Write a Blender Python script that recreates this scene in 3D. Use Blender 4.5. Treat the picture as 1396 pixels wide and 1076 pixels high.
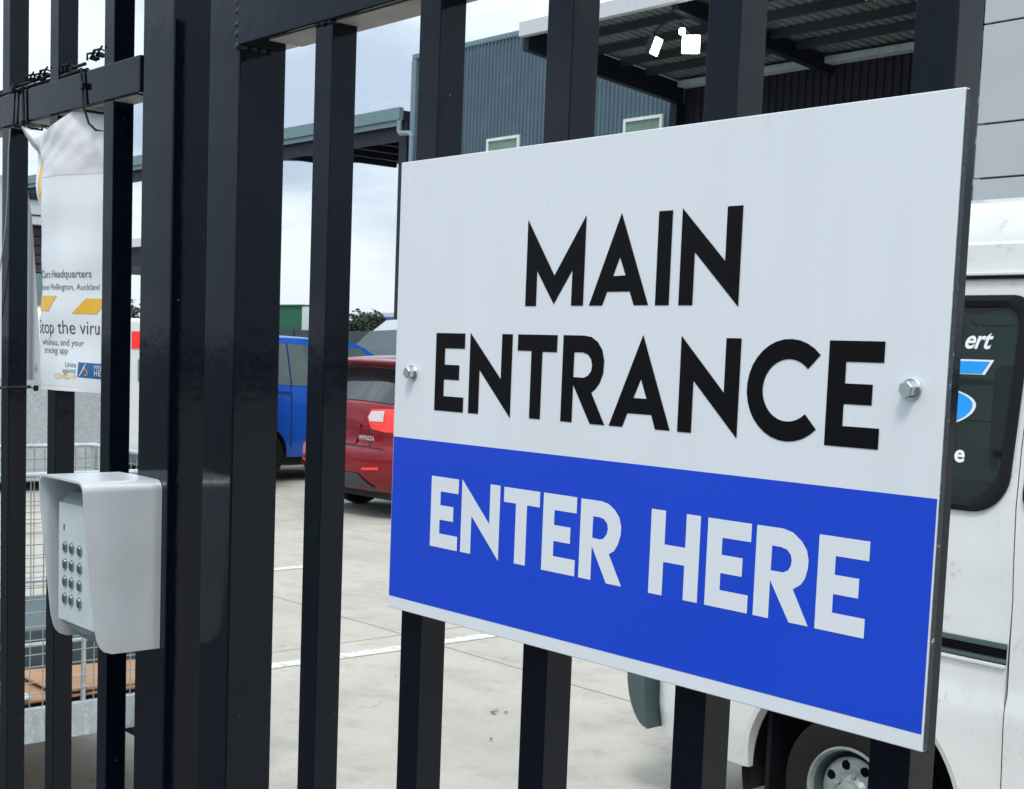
import bpy, bmesh, math, random
from mathutils import Vector, Matrix, geometry
random.seed(7)
S = bpy.context.scene
C = S.collection
PI = math.pi
for o in list(bpy.data.objects):
    bpy.data.objects.remove(o)

# ------------------------------------------------------------------ camera
EYE = 1.85
RIGHT, DOWN, FWD = Vector((.6379, .7694, .0339)), Vector((.0903, -.0310, -.9954)), Vector((-.7648, .6381, -.0892))
cam = bpy.data.objects.new('camera', bpy.data.cameras.new('camera'))
C.objects.link(cam)
M3 = Matrix((RIGHT, -DOWN, -FWD)).transposed()
cam.matrix_world = Matrix.Translation((0, 0, EYE)) @ M3.to_4x4()
cam.data.sensor_width = 36
cam.data.lens = 36 * 1873.26 / 1396
cam.data.shift_x = (698 - 612.4) / 1396
cam.data.shift_y = (644.3 - 538) / 1396
cam.data.clip_start = .05
cam.data.clip_end = 2000
cam.data.dof.use_dof = True
cam.data.dof.focus_distance = 1.25
cam.data.dof.aperture_fstop = 64
S.camera = cam

# ------------------------------------------------------------------ light: overcast sky and a soft sun
SUN_EL, SUN_AZ = math.radians(58), math.radians(140)
w = bpy.data.worlds.new('World'); S.world = w; w.use_nodes = True
nt = w.node_tree; nt.nodes.clear()
def N(t, **k):
    n = nt.nodes.new(t)
    for a, b in k.items(): setattr(n, a, b)
    return n
def wmath(op, a, b=None):
    n = N('ShaderNodeMath', operation=op)
    for i, v in enumerate((a, b)):
        if v is None: continue
        if isinstance(v, (int, float)): n.inputs[i].default_value = v
        else: nt.links.new(v, n.inputs[i])
    return n.outputs[0]
out = N('ShaderNodeOutputWorld'); bg = N('ShaderNodeBackground')
sky = N('ShaderNodeTexSky', sky_type='NISHITA', sun_disc=False, sun_elevation=SUN_EL, sun_rotation=SUN_AZ)
tc = N('ShaderNodeTexCoord'); sep = N('ShaderNodeSeparateXYZ')
nt.links.new(tc.outputs['Generated'], sep.inputs[0])
mp = N('ShaderNodeMapping'); mp.inputs['Scale'].default_value = (1, 1, 3.2)
nt.links.new(tc.outputs['Generated'], mp.inputs[0])
no = N('ShaderNodeTexNoise'); no.inputs['Scale'].default_value = 3.1; no.inputs['Detail'].default_value = 7; no.inputs['Roughness'].default_value = .52
no.inputs['Distortion'].default_value = .35
nt.links.new(mp.outputs[0], no.inputs['Vector'])
rp = N('ShaderNodeValToRGB')
rp.color_ramp.elements[0].position = .40; rp.color_ramp.elements[0].color = (4.3, 5.2, 6.4, 1)
rp.color_ramp.elements[1].position = .60; rp.color_ramp.elements[1].color = (8.4, 9.2, 9.9, 1)
nt.links.new(no.outputs['Fac'], rp.inputs[0])
# an overcast dome is brighter towards the zenith
z = wmath('MAXIMUM', sep.outputs['Z'], 0.0)
gain = wmath('ADD', wmath('MULTIPLY', z, 1.45), .80)
vm = N('ShaderNodeVectorMath', operation='SCALE')
nt.links.new(rp.outputs[0], vm.inputs[0]); nt.links.new(gain, vm.inputs['Scale'])
mx = N('ShaderNodeMix', data_type='RGBA'); mx.inputs['Factor'].default_value = .12
nt.links.new(vm.outputs[0], mx.inputs['A']); nt.links.new(sky.outputs[0], mx.inputs['B'])
nt.links.new(mx.outputs['Result'], bg.inputs['Color'])
bg.inputs['Strength'].default_value = .1
nt.links.new(bg.outputs[0], out.inputs[0])
sun = bpy.data.objects.new('sun', bpy.data.lights.new('sun', 'SUN'))
sun.data.energy = 1.5; sun.data.angle = math.radians(14); sun.data.color = (1, .94, .84)
sun.rotation_euler = Vector((math.sin(SUN_AZ)*math.cos(SUN_EL), math.cos(SUN_AZ)*math.cos(SUN_EL), math.sin(SUN_EL))).to_track_quat('Z', 'Y').to_euler()
C.objects.link(sun)
S.view_settings.view_transform = 'Standard'; S.view_settings.look = 'None'
S.view_settings.exposure = .35; S.view_settings.gamma = 1

# ------------------------------------------------------------------ materials
def pmat(name, col, rough=.5, metal=0., var=.08, scale=6., bump=0., bscale=60., spec=.5, coat=0., col2=None, f2=(.55, .7), rvar=0., emit=None, alpha=None, stretch=None):
    m = bpy.data.materials.new(name); m.use_nodes = True
    t = m.node_tree; b = t.nodes['Principled BSDF']
    tcn = t.nodes.new('ShaderNodeTexCoord'); src = tcn.outputs['Object']
    if stretch:
        mpn = t.nodes.new('ShaderNodeMapping'); mpn.inputs['Scale'].default_value = stretch
        t.links.new(src, mpn.inputs[0]); src = mpn.outputs[0]
    n = t.nodes.new('ShaderNodeTexNoise'); n.inputs['Scale'].default_value = scale; n.inputs['Detail'].default_value = 6
    t.links.new(src, n.inputs['Vector'])
    r = t.nodes.new('ShaderNodeValToRGB')
    r.color_ramp.elements[0].position = .3; r.color_ramp.elements[1].position = .7
    r.color_ramp.elements[0].color = (*[c*(1-var) for c in col], 1); r.color_ramp.elements[1].color = (*[min(1, c*(1+var)) for c in col], 1)
    t.links.new(n.outputs['Fac'], r.inputs[0])
    cs = r.outputs[0]
    if col2:
        n2 = t.nodes.new('ShaderNodeTexNoise'); n2.inputs['Scale'].default_value = scale*2.7; n2.inputs['Detail'].default_value = 9; n2.inputs['Roughness'].default_value = .65
        t.links.new(src, n2.inputs['Vector'])
        mr = t.nodes.new('ShaderNodeMapRange'); mr.inputs[1].default_value, mr.inputs[2].default_value = f2
        t.links.new(n2.outputs['Fac'], mr.inputs[0])
        mxn = t.nodes.new('ShaderNodeMix'); mxn.data_type = 'RGBA'; mxn.inputs['B'].default_value = (*col2, 1)
        t.links.new(mr.outputs[0], mxn.inputs['Factor']); t.links.new(cs, mxn.inputs['A']); cs = mxn.outputs['Result']
    t.links.new(cs, b.inputs['Base Color'])
    b.inputs['Roughness'].default_value = rough; b.inputs['Metallic'].default_value = metal
    b.inputs['Specular IOR Level'].default_value = spec; b.inputs['Coat Weight'].default_value = coat; b.inputs['Coat Roughness'].default_value = .04
    if rvar:
        mr2 = t.nodes.new('ShaderNodeMapRange'); mr2.inputs[3].default_value = max(.02, rough-rvar); mr2.inputs[4].default_value = rough+rvar
        t.links.new(n.outputs['Fac'], mr2.inputs[0]); t.links.new(mr2.outputs[0], b.inputs['Roughness'])
    if bump:
        nb = t.nodes.new('ShaderNodeTexNoise'); nb.inputs['Scale'].default_value = bscale; nb.inputs['Detail'].default_value = 4
        t.links.new(src, nb.inputs['Vector'])
        bp = t.nodes.new('ShaderNodeBump'); bp.inputs['Strength'].default_value = bump; bp.inputs['Distance'].default_value = .004
        t.links.new(nb.outputs['Fac'], bp.inputs['Height']); t.links.new(bp.outputs[0], b.inputs['Normal'])
    if emit:
        b.inputs['Emission Color'].default_value = (*emit[0], 1); b.inputs['Emission Strength'].default_value = emit[1]
    if alpha is not None: b.inputs['Alpha'].default_value = alpha
    return m

def glass(name, tint, mixf):
    m = bpy.data.materials.new(name); m.use_nodes = True
    t = m.node_tree; t.nodes.clear()
    o = t.nodes.new('ShaderNodeOutputMaterial'); tr = t.nodes.new('ShaderNodeBsdfTransparent'); tr.inputs[0].default_value = (*tint, 1)
    p = t.nodes.new('ShaderNodeBsdfPrincipled'); p.inputs['Base Color'].default_value = (*[c*.1 for c in tint], 1); p.inputs['Roughness'].default_value = .03
    p.inputs['Specular IOR Level'].default_value = .6
    tcn = t.nodes.new('ShaderNodeTexCoord'); nb = t.nodes.new('ShaderNodeTexNoise'); nb.inputs['Scale'].default_value = 1.5
    t.links.new(tcn.outputs['Object'], nb.inputs['Vector'])
    bp = t.nodes.new('ShaderNodeBump'); bp.inputs['Strength'].default_value = .05; bp.inputs['Distance'].default_value = .05
    t.links.new(nb.outputs['Fac'], bp.inputs['Height']); t.links.new(bp.outputs[0], p.inputs['Normal'])
    mxs = t.nodes.new('ShaderNodeMixShader'); mxs.inputs[0].default_value = mixf
    t.links.new(tr.outputs[0], mxs.inputs[1]); t.links.new(p.outputs[0], mxs.inputs[2]); t.links.new(mxs.outputs[0], o.inputs[0])
    return m

M = {}
M['black'] = pmat('black gloss paint', (.0013, .0034, .0085), .09, var=.25, scale=110, bump=.06, bscale=40, spec=.25, col2=(.34, .35, .36), f2=(.708, .728), rvar=.08)
M['tie'] = pmat('black nylon', (.006, .006, .007), .38, spec=.25)
M['bead'] = pmat('painted weld', (.012, .018, .026), .25, bump=.4, bscale=300, spec=.3)
M['beige'] = pmat('beige underside', (.40, .39, .36), .6, var=.15, scale=30)  # pale beige, slightly mottled, for the strips under both rails
M['signwhite'] = pmat('sign white vinyl', (.725, .755, .78), .24, var=.02, scale=3, spec=.5, rvar=.10, bump=.012, bscale=7, col2=(.61, .645, .665), f2=(.60, .90), stretch=(5, 5, 1))
M['signblue'] = pmat('sign blue vinyl', (.013, .064, .59), .26, var=.03, scale=4, spec=.3, rvar=.08, bump=.012, bscale=7)
M['signblack'] = pmat('sign black vinyl', (.0035, .0035, .0045), .4, var=.1, spec=.12)
M['signletterwhite'] = pmat('sign white lettering', (.725, .755, .78), .34, var=.015, spec=.3)
M['signedge'] = pmat('sign cut edge', (.02, .03, .045), .45, col2=(.5, .55, .6), f2=(.62, .68), scale=60)
M['zinc'] = pmat('zinc bolt', (.62, .66, .66), .3, 1, var=.12, scale=120)
M['hood'] = pmat('brushed aluminium hood', (.74, .775, .79), .36, .45, var=.05, scale=14, bump=.04, bscale=200, rvar=.06)
M['padplate'] = pmat('keypad plate', (.56, .63, .63), .42, .15, var=.06, scale=40)
M['chrome'] = pmat('chrome key', (.36, .39, .39), .16, 1, var=.05, scale=200)
M['paddark'] = pmat('keypad dark plastic', (.03, .035, .035), .4)
M['padchin'] = pmat('keypad grey casting', (.25, .31, .32), .4, .3)
M['paper'] = pmat('laminated paper', (.74, .77, .79), .22, var=.02, scale=14, spec=.5)
M['sleeve'] = pmat('clear plastic sleeve', (.78, .77, .78), .14, var=.05, scale=20, bump=.5, bscale=26, spec=.6)
M['ink'] = pmat('printed black', (.05, .05, .055), .3)
M['inkgrey'] = pmat('printed grey', (.16, .17, .18), .3)
M['yellow'] = pmat('printed yellow', (.75, .44, .03), .25)
M['posterblue'] = pmat('printed blue', (.015, .13, .30), .25)
M['orange'] = pmat('printed orange', (.6, .24, .07), .25)
M['paperwhite'] = pmat('printed white', (.78, .78, .78), .25)
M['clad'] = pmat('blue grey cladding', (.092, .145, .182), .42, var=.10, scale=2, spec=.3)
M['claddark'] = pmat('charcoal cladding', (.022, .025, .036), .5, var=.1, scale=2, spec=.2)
M['purlin'] = pmat('grey purlin', (.04, .048, .06), .5, spec=.3)
M['steeldark'] = pmat('painted dark steel', (.016, .02, .03), .5, spec=.2)
M['soffit'] = pmat('zincalume sheet underside', (.19, .23, .24), .45, .1, var=.2, scale=2)
M['teal'] = pmat('teal grey flashing', (.13, .21, .235), .4)
M['fascia'] = pmat('off white fascia', (.56, .58, .60), .4, var=.03)
M['gutter'] = pmat('gutter', (.17, .25, .28), .4)
M['flashing'] = pmat('pale flashing', (.42, .52, .53), .4)
M['panel'] = pmat('pale composite panel', (.43, .455, .47), .45, .15, var=.04, scale=1.2)
M['joint'] = pmat('panel joint', (.02, .022, .025), .7)
M['winframe'] = pmat('white window frame', (.68, .7, .7), .4)
M['winglass'] = pmat('greenish window', (.13, .22, .17), .08, var=.1, spec=.6)
M['lamp'] = pmat('lit lamp face', (.9, .9, .85), .3, emit=((1, 1, .84), 9))
M['vanwhite'] = pmat('van white paint', (.66, .67, .655), .26, var=.04, scale=5, coat=.4, col2=(.40, .40, .36), f2=(.60, .78))
M['vanlow'] = pmat('van lower panel', (.60, .61, .59), .3, coat=.3, col2=(.35, .35, .32), f2=(.60, .8), scale=4)
M['rubber'] = pmat('black rubber', (.009, .009, .013), .5, bump=.1, spec=.15)
M['plasticgrey'] = pmat('dark bumper plastic', (.055, .085, .09), .5)
M['tyre'] = pmat('tyre rubber', (.013, .0125, .012), .75, spec=.15, bump=.2, bscale=120)
M['steelwheel'] = pmat('silver steel wheel', (.25, .29, .285), .45, .3, var=.15, scale=30, col2=(.12, .12, .10), f2=(.58, .72))
M['dark'] = pmat('dark void', (.008, .008, .009), .8)
M['vanglass'] = glass('tinted van glass', (.24, .33, .30), .40)
M['sticker'] = pmat('blue sticker', (.0, .30, .82), .35)
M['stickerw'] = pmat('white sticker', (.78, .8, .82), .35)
M['seat'] = pmat('grey seat cloth', (.07, .11, .10), .8)
M['carglass'] = pmat('dark car glass', (.02, .026, .03), .04, spec=.8)
M['carglasspale'] = pmat('pale windscreen', (.085, .115, .118), .04, spec=.9)
M['red'] = pmat('metallic red paint', (.18, .002, .008), .22, .0, coat=.5, var=.06, spec=.25)
M['blue'] = pmat('metallic blue paint', (.005, .085, .45), .24, .0, coat=.5, var=.06, spec=.25)
M['carwhite'] = pmat('white car paint', (.62, .65, .66), .25, coat=.5, var=.02)
M['silver'] = pmat('silver car paint', (.42, .45, .46), .25, .5, coat=.5)
M['trim'] = pmat('grey plastic trim', (.06, .075, .085), .55, spec=.2)
M['tailred'] = pmat('red tail lamp', (.90, .028, .014), .12, coat=.6)
M['tailclear'] = pmat('clear lamp lens', (.56, .50, .50), .1, coat=.6)
M['badge'] = pmat('chrome badge', (.7, .7, .7), .2, .8)
M['galv'] = pmat('galvanised steel', (.44, .49, .50), .42, .35, var=.14, scale=22, col2=(.60, .64, .64), f2=(.55, .62))
M['wire'] = pmat('galvanised wire', (.30, .33, .34), .45, .5)
M['cream'] = pmat('cream paint', (.58, .56, .50), .5)
M['plywood'] = pmat('plywood', (.42, .27, .17), .6, var=.2, scale=8, stretch=(1, 8, 1))
M['cardboard'] = pmat('cardboard', (.40, .23, .12), .75, var=.15)
M['greenclad'] = pmat('sage green cladding', (.16, .25, .20), .5, var=.06)
M['timber'] = pmat('dark stained boards', (.05, .042, .04), .6, var=.3)
M['greenshed'] = pmat('dark green shed', (.012, .12, .055), .5)
M['fence'] = pmat('dark green fence mesh', (.03, .055, .06), .7)
M['leaf'] = pmat('leaf', (.055, .085, .04), .6, var=.4, scale=3)
M['leafdark'] = pmat('leaf dark', (.03, .05, .022), .6, var=.4, scale=3)
M['bark'] = pmat('bark', (.10, .08, .06), .9)
M['deadleaf'] = pmat('fallen leaf', (.085, .10, .075), .7, var=.4, scale=40)
M['asphalt'] = pmat('asphalt', (.05, .05, .052), .85, var=.2, scale=30, bump=.4, bscale=120)
M['grass'] = pmat('verge grass', (.045, .075, .025), .9, var=.4, scale=20)

def concrete():
    m = pmat('concrete slab', (.405, .378, .322), .85, var=.10, scale=1.3, bump=.5, bscale=60, col2=(.31, .288, .245), f2=(.47, .72))
    t = m.node_tree; b = t.nodes['Principled BSDF']
    src = b.inputs['Base Color'].links[0].from_socket
    tcn = t.nodes.new('ShaderNodeTexCoord'); sp = t.nodes.new('ShaderNodeSeparateXYZ'); t.links.new(tcn.outputs['Object'], sp.inputs[0])
    def mth(op, a, bb=None):
        n = t.nodes.new('ShaderNodeMath'); n.operation = op
        for i, v in enumerate((a, bb)):
            if v is None: continue
            if isinstance(v, (int, float)): n.inputs[i].default_value = v
            else: t.links.new(v, n.inputs[i])
        return n.outputs[0]
    nz = t.nodes.new('ShaderNodeTexNoise'); nz.inputs['Scale'].default_value = 2.5; nz.inputs['Detail'].default_value = 5
    t.links.new(tcn.outputs['Object'], nz.inputs['Vector'])
    wob = mth('MULTIPLY', mth('SUBTRACT', nz.outputs['Fac'], .5), .03)
    ds = []
    for ax, off, per in ((0, -6.9, 5.2), (1, 5.42, 5.2)):
        v = mth('ADD', mth('SUBTRACT', sp.outputs[ax], off), wob)
        ds.append(mth('ABSOLUTE', mth('SUBTRACT', mth('MODULO', mth('ADD', v, per*40.5), per), per/2)))
    d = mth('MINIMUM', ds[0], ds[1])
    line = mth('LESS_THAN', d, .0085)
    m2 = t.nodes.new('ShaderNodeMix'); m2.data_type = 'RGBA'; m2.inputs['B'].default_value = (.10, .098, .09, 1)
    t.links.new(mth('MULTIPLY', line, .75), m2.inputs['Factor']); t.links.new(src, m2.inputs['A'])
    # fine dark flecks and broad tyre-worn patches
    nf = t.nodes.new('ShaderNodeTexNoise'); nf.inputs['Scale'].default_value = 38; nf.inputs['Detail'].default_value = 6; nf.inputs['Roughness'].default_value = .7
    t.links.new(tcn.outputs['Object'], nf.inputs['Vector'])
    fm = t.nodes.new('ShaderNodeMapRange'); fm.inputs[1].default_value = .56; fm.inputs[2].default_value = .78; fm.inputs[4].default_value = .5
    t.links.new(nf.outputs['Fac'], fm.inputs[0])
    m3 = t.nodes.new('ShaderNodeMix'); m3.data_type = 'RGBA'; m3.inputs['B'].default_value = (.17, .165, .155, 1)
    t.links.new(fm.outputs[0], m3.inputs['Factor']); t.links.new(m2.outputs['Result'], m3.inputs['A'])
    vo = t.nodes.new('ShaderNodeTexVoronoi'); vo.feature = 'DISTANCE_TO_EDGE'; vo.inputs['Scale'].default_value = .42
    wv = t.nodes.new('ShaderNodeTexNoise'); wv.inputs['Scale'].default_value = 2.2; wv.inputs['Detail'].default_value = 8
    t.links.new(tcn.outputs['Object'], wv.inputs['Vector'])
    av = t.nodes.new('ShaderNodeVectorMath'); av.operation = 'MULTIPLY_ADD'; av.inputs[1].default_value = (.7, .7, 0)
    t.links.new(wv.outputs['Color'], av.inputs[0]); t.links.new(tcn.outputs['Object'], av.inputs[2]); t.links.new(av.outputs[0], vo.inputs['Vector'])
    ck = mth('MULTIPLY', mth('LESS_THAN', vo.outputs['Distance'], .0022), mth('MULTIPLY', mth('GREATER_THAN', nz.outputs['Fac'], .60), .35))
    m4 = t.nodes.new('ShaderNodeMix'); m4.data_type = 'RGBA'; m4.inputs['B'].default_value = (.13, .125, .11, 1)
    t.links.new(ck, m4.inputs['Factor']); t.links.new(m3.outputs['Result'], m4.inputs['A'])
    sp2 = t.nodes.new('ShaderNodeTexNoise'); sp2.inputs['Scale'].default_value = 7.5; sp2.inputs['Detail'].default_value = 3
    t.links.new(tcn.outputs['Object'], sp2.inputs['Vector'])
    om = t.nodes.new('ShaderNodeMapRange'); om.inputs[1].default_value = .68; om.inputs[2].default_value = .74; om.inputs[4].default_value = .45
    t.links.new(sp2.outputs['Fac'], om.inputs[0])
    m5 = t.nodes.new('ShaderNodeMix'); m5.data_type = 'RGBA'; m5.inputs['B'].default_value = (.17, .16, .145, 1)
    t.links.new(om.outputs[0], m5.inputs['Factor']); t.links.new(m4.outputs['Result'], m5.inputs['A'])
    t.links.new(m5.outputs['Result'], b.inputs['Base Color'])
    return m
M['concrete'] = concrete()
M['roadpaint'] = pmat('worn white road paint', (.66, .67, .68), .7, col2=(.40, .375, .32), f2=(.44, .62), scale=9)

# ------------------------------------------------------------------ builders
ORG = {}
def obj(name, bm, m, parent=None, smooth=None, loc=None):
    """links the bmesh (world coordinates unless its parent is local) as ONE mesh object"""
    me = bpy.data.meshes.new(name)
    bmesh.ops.recalc_face_normals(bm, faces=bm.faces) if smooth != 'keep' else None
    off = Vector(loc) if loc is not None else (ORG.get(parent, Vector()) if parent else Vector())
    if off.length: bm.transform(Matrix.Translation(-off))
    bm.to_mesh(me); bm.free()
    me.materials.append(m)
    o = bpy.data.objects.new(name, me); C.objects.link(o)
    if parent: o.parent = parent
    elif loc is not None: o.location = loc
    ORG[o] = off
    if smooth:
        for p in me.polygons: p.use_smooth = True
        if smooth != 'keep' and not isinstance(smooth, bool): pass
        ang = smooth if isinstance(smooth, float) else .6
        me.set_sharp_from_angle(angle=ang)
        wn = o.modifiers.new('weighted_normals', 'WEIGHTED_NORMAL'); wn.keep_sharp = True; wn.weight = 100
    return o
def thing(name, label, cat, loc, group=None, rz=0., local=False):
    o = bpy.data.objects.new(name, None); C.objects.link(o); o.empty_display_size = .1
    o.location = loc; o.rotation_euler = (0, 0, rz)
    ORG[o] = Vector() if local else Vector(loc)
    return tag(o, label, cat, group)
def tag(o, label, cat, group=None):
    o['label'] = label; o['category'] = cat
    if group: o['group'] = group
    return o
def struct(o, kind='structure'):
    o['kind'] = kind
    return o
def B(): return bmesh.new()
def add_box(bm, x0, x1, y0, y1, z0, z1, bev=0., seg=2, mat=None):
    vs = [bm.verts.new((x, y, zz)) for zz in (z0, z1) for y in (y0, y1) for x in (x0, x1)]
    fs = [bm.faces.new([vs[i] for i in f]) for f in ((0, 2, 3, 1), (4, 5, 7, 6), (0, 1, 5, 4), (2, 6, 7, 3), (0, 4, 6, 2), (1, 3, 7, 5))]
    if mat is not None: bmesh.ops.transform(bm, matrix=mat, verts=vs)
    if bev:
        es = list({e for f in fs for e in f.edges})
        bmesh.ops.bevel(bm, geom=es, offset=bev, segments=seg, profile=.5, affect='EDGES')
    return bm
def box(*a, **k): return add_box(B(), *a, **k)
def add_tube(bm, pts, r, n=8, cap=True):
    pts = [Vector(p) for p in pts]; rings = []
    up = Vector((0, 0, 1))
    for i, p in enumerate(pts):
        d = (pts[min(i+1, len(pts)-1)] - pts[max(i-1, 0)]).normalized()
        a = d.cross(up if abs(d.dot(up)) < .95 else Vector((1, 0, 0))).normalized(); b = d.cross(a)
        rr = r[i] if isinstance(r, (list, tuple)) else r
        rings.append([bm.verts.new(p + (a*math.cos(t) + b*math.sin(t))*rr) for t in [2*PI*k/n for k in range(n)]])
    for i in range(len(rings)-1):
        for k in range(n):
            bm.faces.new((rings[i][k], rings[i][(k+1) % n], rings[i+1][(k+1) % n], rings[i+1][k]))
    if cap:
        bm.faces.new(rings[0]); bm.faces.new(rings[-1][::-1])
    return bm
def add_lathe(bm, prof, n, mat):
    """prof (r, h) turned about local z, placed by mat"""
    rings = []
    for r, h in prof:
        rings.append([bm.verts.new(mat @ Vector((r*math.cos(t), r*math.sin(t), h))) for t in [2*PI*k/n for k in range(n)]] if r > 1e-6 else [bm.verts.new(mat @ Vector((0, 0, h)))])
    for a, b in zip(rings, rings[1:]):
        for k in range(n):
            k2 = (k+1) % n
            if len(a) == 1 and len(b) == 1: continue
            if len(a) == 1: bm.faces.new((a[0], b[k], b[k2]))
            elif len(b) == 1: bm.faces.new((a[k], a[k2], b[0]))
            else: bm.faces.new((a[k], a[k2], b[k2], b[k]))
    return bm
def inside(p, poly):
    x, y = p; c = False; j = len(poly)-1
    for i in range(len(poly)):
        (xi, yi), (xj, yj) = poly[i], poly[j]
        if (yi > y) != (yj > y) and x < (xj-xi)*(y-yi)/(yj-yi)+xi: c = not c
        j = i
    return c
def tri2d(outline, holes=(), h=None):
    """triangles of a 2-D outline with holes, with grid points every h inside"""
    vs, es = [], []
    for lp in [outline, *holes]:
        s0 = len(vs); pts = []
        for i, a in enumerate(lp):
            b = lp[(i+1) % len(lp)]
            k = max(1, int(math.ceil(math.hypot(b[0]-a[0], b[1]-a[1])/h))) if h else 1
            pts += [(a[0]+(b[0]-a[0])*q/k, a[1]+(b[1]-a[1])*q/k) for q in range(k)]
        vs += pts; n = len(pts); es += [(s0+i, s0+(i+1) % n) for i in range(n)]
    if h:
        xs = [p[0] for p in outline]; ys = [p[1] for p in outline]
        y = min(ys)+h*.5; row = 0
        while y < max(ys):
            x = min(xs)+h*(.5 if row % 2 else .25)
            while x < max(xs):
                if inside((x, y), outline) and not any(inside((x, y), q) for q in holes): vs.append((x, y))
                x += h
            y += h*.87; row += 1
    r = geometry.delaunay_2d_cdt([Vector(v) for v in vs], es, [], 0, 1e-7)
    V, F = r[0], r[2]; keep = []
    for f in F:
        c = sum((V[i] for i in f), Vector((0, 0)))/len(f)
        if inside(c, outline) and not any(inside(c, q) for q in holes): keep.append(f)
    return V, keep
def add_panel(bm, outline, holes, fn, h=None, thick=None):
    """outline surface mapped by fn(x, y) -> 3-D; thick = vector for a solid with side walls"""
    V, F = tri2d(outline, holes, h)
    used = sorted({i for f in F for i in f}); mpv = {i: bm.verts.new(fn(*V[i])) for i in used}
    fs = []
    for f in F:
        try: fs.append(bm.faces.new([mpv[i] for i in f]))
        except ValueError: pass
    if thick is not None:
        r = bmesh.ops.extrude_face_region(bm, geom=fs, use_keep_orig=True)
        nv = [g for g in r['geom'] if isinstance(g, bmesh.types.BMVert)]
        bmesh.ops.translate(bm, vec=thick, verts=nv)
    return bm
def rrect(x0, x1, y0, y1, r, n=5):
    rs = r if isinstance(r, (list, tuple)) else [r]*4
    pts = []
    for (cx, cy, a, rr) in ((x1-rs[0], y0+rs[0], -PI/2, rs[0]), (x1-rs[1], y1-rs[1], 0, rs[1]), (x0+rs[2], y1-rs[2], PI/2, rs[2]), (x0+rs[3], y0+rs[3], PI, rs[3])):
        pts += [(cx+rr*math.cos(a+PI/2*i/n), cy+rr*math.sin(a+PI/2*i/n)) for i in range(n+1)]
    return pts
_tx = {}
def text2d(s, size=1., bold=0., shear=0., align='LEFT', space=1.):
    """2-D triangles of a line of writing set in Blender's own font"""
    cu = bpy.data.curves.new('t', 'FONT'); cu.body = s; cu.size = size; cu.offset = bold; cu.shear = shear; cu.align_x = align; cu.space_character = space
    cu.resolution_u = 4
    o = bpy.data.objects.new('t', cu); C.objects.link(o)
    dg = bpy.context.evaluated_depsgraph_get(); me = bpy.data.meshes.new_from_object(o.evaluated_get(dg))
    V = [(v.co.x, v.co.y) for v in me.vertices]; F = [tuple(p.vertices) for p in me.polygons]
    bpy.data.objects.remove(o); bpy.data.curves.remove(cu); bpy.data.meshes.remove(me)
    return V, F
def add_text(bm, s, fn, **k):
    V, F = text2d(s, **k)
    vs = [bm.verts.new(fn(*v)) for v in V]
    for f in F:
        try: bm.faces.new([vs[i] for i in f])
        except ValueError: pass
    return bm

# ------------------------------------------------------------------ ground
def sheet(name, x0, x1, y0, y1, z, m, n=1):
    bm = B(); vs = [[bm.verts.new((x0+(x1-x0)*i/n, y0+(y1-y0)*j/n, z)) for i in range(n+1)] for j in range(n+1)]
    for j in range(n):
        for i in range(n): bm.faces.new((vs[j][i], vs[j][i+1], vs[j+1][i+1], vs[j+1][i]))
    return obj(name, bm, m)
struct(sheet('ground', -700, 700, -700, 700, -.008, M['asphalt']))
struct(sheet('concrete_yard', -60, 40, .55, 48, 0, M['concrete']))
struct(sheet('grass_verge', -60, 40, -9, -4.5, -.004, M['grass']))
def paint_line(x0, x1, y0, y1):
    bm = B(); random.seed(int(-x0*100)); n = 40
    L = [bm.verts.new((x0+random.uniform(-.006, .006), y0+(y1-y0)*i/n, .004)) for i in range(n+1)]
    R = [bm.verts.new((x1+random.uniform(-.006, .006), y0+(y1-y0)*i/n, .004)) for i in range(n+1)]
    for i in range(n): bm.faces.new((L[i], R[i], R[i+1], L[i+1]))
    return struct(obj('parking_line', bm, M['roadpaint']))
paint_line(-6.645, -6.535, 2.2, 5.98); paint_line(-9.53, -9.42, 4.2, 6.62)
paint_line(-12.42, -12.31, 4.2, 6.62) if False else None

# ------------------------------------------------------------------ the gate
FY = .853                                        # front plane of gate and fence
BW = .0326
gate = thing('steel_gate', 'black steel bar gate carrying the white and blue sign', 'gate', (-1.0, .87, 0))
add = lambda name, bm, parent, m='black', smooth=True: obj(name, bm, M[m], parent, smooth)
add('stile', box(-1.5025, -1.4315, FY, FY+.0650, .10, 2.275, .003), gate)
add('stile', box(.72, .791, FY, FY+.0650, .10, 2.275, .005), gate)
add('top_rail', box(-1.4312, .7197, FY-.0045, FY+.050, 2.1945, 2.268, .0025), gate)
add('bottom_rail', box(-1.4312, .7197, FY-.001, FY+.056, .12, .19, .004), gate)
for k in range(11):
    u = -1.2741+.1828*k
    add('bar', box(u, u+BW, FY, FY+BW, .1905, 2.194, .0014), gate)
add('rail_underside', box(-1.37, .70, FY+.002, FY+.046, 2.1928, 2.1942), gate, 'beige', None)
for k in range(11):
    u = -1.2741+.1828*k; bm = B(); random.seed(40+k)
    for i in range(5):
        for p in ((u+.003+i*.0066, FY-.0002, 2.1938), (u+BW+.0004, FY+.003+i*.0066, 2.1938)):
            bmesh.ops.create_icosphere(bm, subdivisions=1, radius=1, matrix=Matrix.Translation(p) @ Matrix.Diagonal((.0042, .0042, random.uniform(.0022, .004), 1)))
    add('weld', bm, gate, 'bead')
bm = B()
random.seed(3)
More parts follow.
